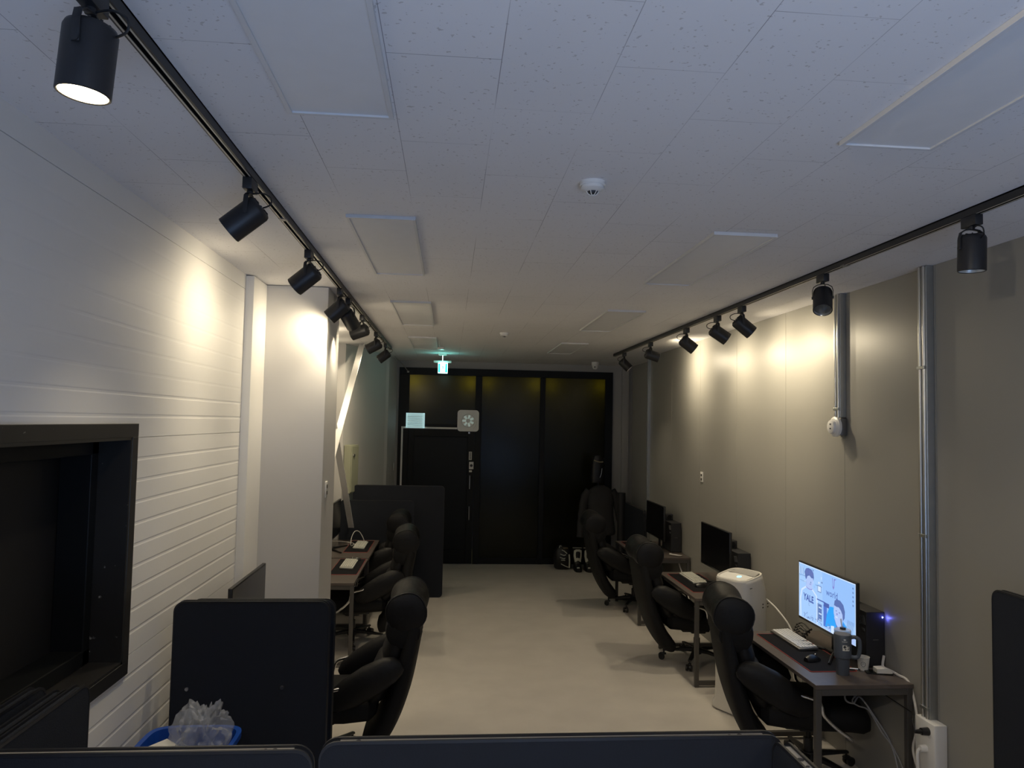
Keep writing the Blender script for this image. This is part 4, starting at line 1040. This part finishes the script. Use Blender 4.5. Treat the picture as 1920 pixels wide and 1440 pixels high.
for i in range(8): cup_poly(b, [(-0.024 + i * 0.004, 0.2045), (-0.021 + i * 0.004, 0.2045), (-0.021 + i * 0.004, 0.2015), (-0.024 + i * 0.004, 0.2015)], 0.0506, 0)
st = b.build('sticker', ['paper', 'ink'], o, smooth=False)
for v in st.data.vertices: pass

o = thing('paper_cup', 'small white paper cup with a round printed ring between tumbler and tower', 'cup', (2.565, 4.40, DZ))
b = B(); b.lathe([(0.002, 0), (0.027, 0), (0.0285, 0.004), (0.036, 0.075), (0.038, 0.079), (0.0355, 0.080), (0.0335, 0.074), (0.027, 0.006), (0.002, 0.006)], 36); b.build('cup_wall', 'paper', o)
b = B(); ph = math.atan2(-4.40, -2.565)
def cupp(u, z): 
    r = 0.0287 + (z - 0.004) / 0.071 * 0.0075 + 0.0004; a = ph + u / 0.033; return Vector((r * math.cos(a), r * math.sin(a), z))
b.tube([cupp(0.013 * math.cos(t_), 0.040 + 0.014 * math.sin(t_)) for t_ in [2 * PI * k / 24 for k in range(24)]], 0.0011, 5, 0, 0, True)
b.tube([cupp(0.005 * math.cos(t_), 0.040 + 0.005 * math.sin(t_)) for t_ in [2 * PI * k / 12 for k in range(8)]], 0.0009, 5)
b.tube([cupp(-0.012 + 0.0012 * k, 0.019) for k in range(20)], 0.0006, 5)
b.build('printed_ring', 'ink', o)
b = B()
pf = [(-0.035, 0.0), (-0.035, 0.016), (0.0, 0.022), (0.040, 0.006), (0.040, 0.0), (0.036, 0.0), (0.0, 0.015), (-0.032, 0.010), (-0.032, 0.0)]
b.rings([[Vector((x, y, z)) for x, z in [(-0.04, 0.0), (-0.04, 0.024), (0.020, 0.030), (0.050, 0.010), (0.050, 0.0)]] for y in (-0.03, 0.03)])
o = b.build('folded_card', 'paper', smooth=False); o.location = (2.645, 4.335, DZ + 0.007); o.rotation_euler = (0, 0, -0.15)
tag(o, 'small folded white card lying on a phone at the near right desk corner', 'card')
b = B(); b.box((0, 0, 0.0035), (0.15, 0.075, 0.007), 0, 0.003); o = b.build('smartphone', 'glass_dark'); o.location = (2.625, 4.34, DZ); o.rotation_euler = (0, 0, -0.25)
tag(o, 'black smartphone lying under the folded white card', 'phone')
b = B(); b.tube([(-0.055, 0, 0.005), (0.03, 0, 0.005)], 0.0048, 8, 0); b.tube([(0.03, 0, 0.005), (0.055, 0, 0.005)], 0.0052, 8, 1); b.tube([(0.035, 0, 0.008), (0.045, 0, 0.008)], 0.0035, 6, 2)
o = b.build('pen', ['steel', 'ink', 'paper']); o.location = (2.50, 4.405, DZ); o.rotation_euler = (0, 0, -0.3)
tag(o, 'short metal and black pen lying between the tumbler and the paper cup', 'pen')

def cable(name, pts, r, m, label, cat='cable', group=None, n=6):
    b = B(); b.tube(pts, r, 8, 0, n); return tag(b.build(name, m), label, cat, group)
# cables
cable('extension_cord', [(2.705, 4.41, 0.83), (2.695, 4.405, 0.765), (2.705, 4.36, 0.760), (2.713, 4.28, 0.757), (2.722, 4.18, 0.735), (2.715, 4.10, 0.55), (2.70, 4.12, 0.40), (2.69, 4.06, 0.30), (2.68, 3.96, 0.19), (2.66, 3.85, 0.08), (2.6, 3.6, 0.012)], 0.008, 'cable_w', 'thick white power cord hanging from the near right desk to the floor')
cable('network_cable', [(2.56, 4.42, 0.70), (2.44, 4.36, 0.66), (2.41, 4.33, 0.60), (2.46, 4.33, 0.575), (2.52, 4.36, 0.60), (2.58, 4.30, 0.50), (2.64, 4.25, 0.38), (2.655, 4.20, 0.25), (2.64, 4.15, 0.10), (2.60, 4.10, 0.01)], 0.0055, 'cable_g', 'grey cable looping under the near right desk', 'cable', 'grey cables under the near right desk')
cable('network_cable', [(2.60, 4.45, 0.70), (2.55, 4.38, 0.65), (2.46, 4.34, 0.59), (2.49, 4.33, 0.56), (2.56, 4.33, 0.53), (2.60, 4.27, 0.43), (2.65, 4.23, 0.35), (2.67, 4.15, 0.22), (2.66, 4.1, 0.01)], 0.0045, 'cable_g', 'thinner grey cable tied to the looping one under the near right desk', 'cable', 'grey cables under the near right desk')
cable('plug_cable', [(2.58, 3.92, 0.575), (2.585, 3.95, 0.62), (2.62, 4.0, 0.64), (2.66, 4.12, 0.62), (2.60, 4.3, 0.66)], 0.003, 'cable_b', 'thin black cable from the black plug towards the desk')
b = B()
for k in range(4):
    a0 = k * 0.4; b.tube([Vector((2.50 + 0.03 * math.cos(t_ + a0) + 0.012 * k, 5.10 + 0.075 * math.sin(t_ + a0) * (1 + 0.1 * k), DZ + 0.012 + 0.018 * k + 0.012 * math.sin(3 * t_ + k))) for t_ in [2 * PI * i / 18 for i in range(18)]], 0.0042, 6, 0, 0, True)
tag(b.build('cable_coil', 'cable_b'), 'coil of black cable behind the lit monitor', 'cable', 'coils of black cable behind monitors')
b = B()
for k in range(3):
    b.tube([Vector((2.49 + 0.035 * math.cos(t_ + k), 9.05 + 0.09 * math.sin(t_ + k), DZ + 0.012 + 0.014 * k + 0.01 * math.sin(2 * t_ + k))) for t_ in [2 * PI * i / 16 for i in range(16)]], 0.005, 6, 0, 0, True)
tag(b.build('cable_coil', 'cable_b'), 'coil of black cable behind the farthest right monitor', 'cable', 'coils of black cable behind monitors')
cable('usb_cable', [(2.55, 6.30, DZ + 0.004), (2.50, 6.27, DZ + 0.005)], 0.004, 'cable_w', 'tiny white cable end on the desk behind the purifier', n=2)
cable('power_cord', [(2.57, 8.35, 0.755), (2.53, 8.27, 0.765), (2.55, 8.20, 0.77), (2.61, 8.17, 0.765), (2.65, 8.22, 0.755)], 0.008, 'cable_w', 'short white cable arc on the farthest right desk')
cable('power_cord', [(2.62, 8.25, 0.70), (2.66, 8.1, 0.45), (2.68, 7.9, 0.15), (2.69, 7.8, 0.02)], 0.008, 'cable_w', 'white power cord under the farthest right desk')
cable('charging_cable', [(-1.38, 9.02, 0.765), (-1.20, 8.98, 0.763), (-1.09, 8.86, 0.764), (-1.10, 8.70, 0.765), (-1.10, 8.74, 0.85), (-1.07, 8.80, 0.915), (-1.02, 8.84, 0.90), (-0.97, 8.86, 0.80), (-1.0, 8.84, 0.767), (-1.08, 8.80, 0.767), (-1.0, 8.72, 0.768), (-0.95, 8.82, 0.767)], 0.0042, 'cable_w', 'tangled white cable standing in a loop on the farthest left desk')
cable('floor_cable', [(2.27, 4.25, 0.008), (2.45, 4.05, 0.008), (2.60, 3.80, 0.008), (2.66, 3.6, 0.008)], 0.006, 'cable_g', 'grey cable lying along the floor under the near right desk')

# ================================================================ BLUE BIN
o = thing('waste_bin', 'blue plastic waste bin holding a clear bag, before the partition with two screws', 'bin', (-1.09, 3.35, 0))
def ringr(w_, d_, z, p=4.5): return sq((0, 0, z), X, Yv, w_, d_, 36, p)
BH = 0.82
b = B(); b.rings([ringr(0.13, 0.10, 0.0), ringr(0.135, 0.105, 0.01), ringr(0.185, 0.150, BH - 0.03), ringr(0.188, 0.152, BH - 0.005), ringr(0.200, 0.163, BH), ringr(0.200, 0.163, BH - 0.02), ringr(0.203, 0.166, BH - 0.02), ringr(0.203, 0.166, BH + 0.004), ringr(0.183, 0.147, BH + 0.002), ringr(0.180, 0.145, BH - 0.03), ringr(0.130, 0.100, 0.02)][::1], 0, True)
b.build('tub', 'blue_bin', o, ang=60)
b = B(); random.seed(11)
bmx = bmesh.new(); bmesh.ops.create_icosphere(bmx, subdivisions=5, radius=1)
from mathutils import noise as mn
for v in bmx.verts:
    n_ = mn.fractal(v.co * 1.6 + Vector((3.1, 0, 2)), 1.0, 2.0, 4); n2 = abs(mn.noise(v.co * 4.5 + Vector((1, 5, 0))))
    k_ = 1 + 0.75 * n_ + 0.30 * n2
    v.co = Vector((v.co.x * 0.088 * k_ + 0.03 * max(0, v.co.z), v.co.y * 0.085 * k_, v.co.z * 0.17 * k_))
b.join(bmx, 0, Matrix.Translation((0.03, 0.0, BH + 0.005))); o2 = b.build('plastic_bag', 'clear_bag'); o2.location = (-1.07, 3.33, 0)
tag(o2, 'crumpled clear plastic bag stuffed in the blue bin', 'plastic bag')
b = B(); 
rs_ = [[Vector((x, y, z)) for x, y, z in q] for q in (((-0.12, -0.06, BH - 0.02), (-0.02, -0.08, BH - 0.05), (0.0, 0.02, BH - 0.04), (-0.08, 0.05, BH + 0.0)), ((-0.118, -0.06, BH + 0.02), (-0.03, -0.075, BH - 0.015), (-0.005, 0.02, BH - 0.01), (-0.07, 0.05, BH + 0.01)))]
b.rings(rs_); o3 = b.build('paper_scrap', 'paper', smooth=False); o3.location = (-1.11, 3.31, 0)
tag(o3, 'white paper scrap inside the blue bin left of the bag', 'paper')
o4 = o2

# ================================================================ JACKET ON STAND, BOOTS
jx, jy = 2.30, 11.25
o = thing('coat_stand', 'dark coat stand in front of the dark window, carrying the jacket', 'coat stand', (jx, jy, 0))
b = B(); b.cyl((0, 0, 0.02), (0, 0, 1.66), 0.014, seg=12); b.build('pole', 'black_metal', o)
b = B(); b.lathe([(0.004, 0), (0.15, 0), (0.15, 0.012), (0.03, 0.03), (0.004, 0.03)], 26); b.build('base', 'black_metal', o)
b = B()
for a in (0.4, 2.5, 4.6): b.tube([(0, 0, 1.60), (0.07 * math.cos(a), 0.07 * math.sin(a), 1.64), (0.10 * math.cos(a), 0.10 * math.sin(a), 1.70)], 0.007, 8, 0, 4)
b.build('hooks', 'black_metal', o)
o = thing('racing_jacket', 'dark grey jacket hanging with its arms spread, right of the dark windows', 'jacket', (jx + 0.02, jy - 0.10, -0.09))
b = B(); rs = []
for z, w_, d_, cx in ((0.62, 0.215, 0.085, 0.02), (0.66, 0.225, 0.095, 0.02), (0.85, 0.20, 0.095, 0.01), (1.05, 0.195, 0.10, 0), (1.20, 0.215, 0.10, 0), (1.30, 0.20, 0.085, 0), (1.355, 0.12, 0.065, 0), (1.385, 0.06, 0.05, 0)):
    rs.append(sq((cx, 0, z), X, Yv, w_, d_, 24, 2.6))
b.rings(rs); b.build('torso', 'jacket', o, sub=1)
for s, pts in ((-1, [(-0.17, 0, 1.29), (-0.235, 0, 1.20), (-0.27, 0.0, 1.02), (-0.295, -0.01, 0.82), (-0.31, -0.02, 0.60)]), (1, [(0.17, 0, 1.29), (0.24, 0, 1.19), (0.285, 0, 1.0), (0.33, -0.01, 0.75), (0.345, -0.02, 0.50)])):
    b = B(); P_ = catmull([Vector(p) for p in pts], 4); rs = []
    for i, c in enumerate(P_):
        d_ = (P_[min(i + 1, len(P_) - 1)] - P_[max(i - 1, 0)]).normalized(); n_ = d_.cross(Yv).normalized(); r_ = 0.072 - 0.022 * i / len(P_) + 0.004 * math.sin(i * 2.1)
        rs.append(sq(c, n_, Yv, r_, r_ * 0.9, 16, 2.2))
    b.rings(rs); b.build('sleeve', 'jacket', o)
o = thing('hooded_garment', 'black garment with a pale gold band hung above the grey jacket', 'garment', (jx - 0.03, jy - 0.085, 0))
b = B(); rs = []
for z, w_, d_ in ((1.33, 0.09, 0.05), (1.40, 0.10, 0.055), (1.60, 0.085, 0.055), (1.68, 0.075, 0.05), (1.74, 0.05, 0.04), (1.75, 0.03, 0.02)): rs.append(sq((0, 0, z), X, Yv, w_, d_, 20, 2.6))
b.rings(rs); b.build('cloth', 'boot', o)
b = B(); b.tube([(-0.065, -0.058, 1.672), (-0.02, -0.067, 1.655), (0.03, -0.066, 1.647), (0.075, -0.055, 1.650)], 0.010, 8, 0, 4); b.build('band', 'brass', o)
b = B(); b.tube([(0.062, -0.055, 1.55), (0.05, -0.06, 1.47), (0.03, -0.058, 1.41)], 0.003, 6, 0, 4); b.build('zip_pull', 'steel', o)
def make_boot():
    o = thing('motorcycle_boot', 'x', 'boot')
    b = B(); rs = []
    for z, w_, d_, cy in ((0.0, 0.055, 0.14, -0.05), (0.03, 0.058, 0.145, -0.05), (0.07, 0.055, 0.12, -0.03), (0.11, 0.056, 0.075, 0.0), (0.16, 0.060, 0.068, 0.012), (0.26, 0.070, 0.070, 0.015), (0.33, 0.073, 0.072, 0.015), (0.345, 0.06, 0.06, 0.015)):
        rs.append(sq((0, cy, z), X, Yv, w_, d_, 22, 2.7))
    b.rings(rs); b.build('upper', 'boot', o)
    b = B()
    out = [(-0.058, 0.30), (-0.03, 0.32), (0.03, 0.32), (0.060, 0.30), (0.060, 0.22), (0.045, 0.13), (0.02, 0.145), (0.0, 0.155), (-0.02, 0.14), (-0.045, 0.13), (-0.062, 0.22)]
    inn = [(-0.032, 0.275), (-0.02, 0.29), (0.02, 0.29), (0.038, 0.27), (0.036, 0.23), (0.030, 0.185), (0.015, 0.19), (0.0, 0.195), (-0.015, 0.19), (-0.028, 0.185), (-0.034, 0.23)]
    def yy(x, z): return 0.013 - 0.075 * (max(0, 1 - (abs(x) / 0.075) ** 2.7)) ** (1 / 2.7) - 0.004
    b.rings([[Vector((x, yy(x, z), z)) for x, z in out], [Vector((x, yy(x, z), z)) for x, z in inn], [Vector((x, yy(x, z) + 0.01, z)) for x, z in inn], [Vector((x, yy(x, z) + 0.01, z)) for x, z in out]], 0, False, True)
    b.build('shin_guard', 'boot_w', o, smooth=False)
    b = B(); b.tube([(-0.07, -0.02, 0.338), (-0.03, -0.052, 0.343), (0.03, -0.052, 0.343), (0.07, -0.02, 0.338)], 0.004, 6, 0, 3)
    b.box((-0.01, -0.165, 0.065), (0.04, 0.03, 0.018), 0, 0.006); b.build('trim', 'boot_w', o)
    return o
bt = make_boot(); bt.location = (1.985, 11.20, 0); tag(bt, 'left one of a pair of black and white motorcycle boots by the dark window', 'boot', 'pair of motorcycle boots')
dup(bt, (2.145, 11.19, 0), 0.04, 'right one of a pair of black and white motorcycle boots beside the dark clothes')
o = thing('motorcycle_gear_bag', 'black bag with white laces and straps left of the motorcycle boots', 'bag', (1.78, 11.32, 0))
b = B(); rs = []
for z, w_, d_ in ((0.0, 0.11, 0.09), (0.02, 0.13, 0.105), (0.15, 0.14, 0.11), (0.27, 0.125, 0.10), (0.34, 0.09, 0.07), (0.36, 0.04, 0.04)): rs.append(sq((0, 0, z), X, Yv, w_, d_, 24, 2.8))
b.rings(rs); b.build('bag_body', 'boot', o)
b = B()
for pts in ([(-0.07, -0.105, 0.33), (-0.055, -0.09, 0.36), (-0.03, -0.085, 0.35)], [(-0.03, -0.108, 0.30), (0.01, -0.112, 0.28), (0.05, -0.110, 0.245)], [(-0.055, -0.118, 0.24), (0.0, -0.122, 0.22), (0.03, -0.121, 0.23)], [(-0.06, -0.121, 0.19), (0.0, -0.124, 0.17), (0.02, -0.124, 0.18)], [(-0.04, -0.121, 0.15), (0.02, -0.123, 0.145)]): b.tube(pts, 0.007, 6, 0, 3)
b.build('laces', 'boot_w', o)
b = B(); b.tube([(0.085, -0.100, 0.23), (0.092, -0.102, 0.14), (0.090, -0.098, 0.03)], 0.012, 8, 0, 3); b.tube([(-0.04, -0.11, 0.09), (0.02, -0.117, 0.06), (0.07, -0.105, 0.04)], 0.007, 6, 0, 3); b.build('strap', 'boot_w', o)
b = B(); b.box((0.03, -0.095, 0.325), (0.07, 0.02, 0.02), 0, 0.005); b.build('tag', 'boot_red', o)

# rolled mat seen over the far partition on the right
b = B(); b.cyl((2.60, 10.95, 0.95), (2.60, 10.95, 1.20), 0.06, seg=20); b.cyl((2.60, 10.95, 0.0), (2.60, 10.95, 0.95), 0.06, seg=20)
tag(b.build('rolled_mat', 'plastic_m'), 'dark upright roll behind the low partition at the far right', 'roll')
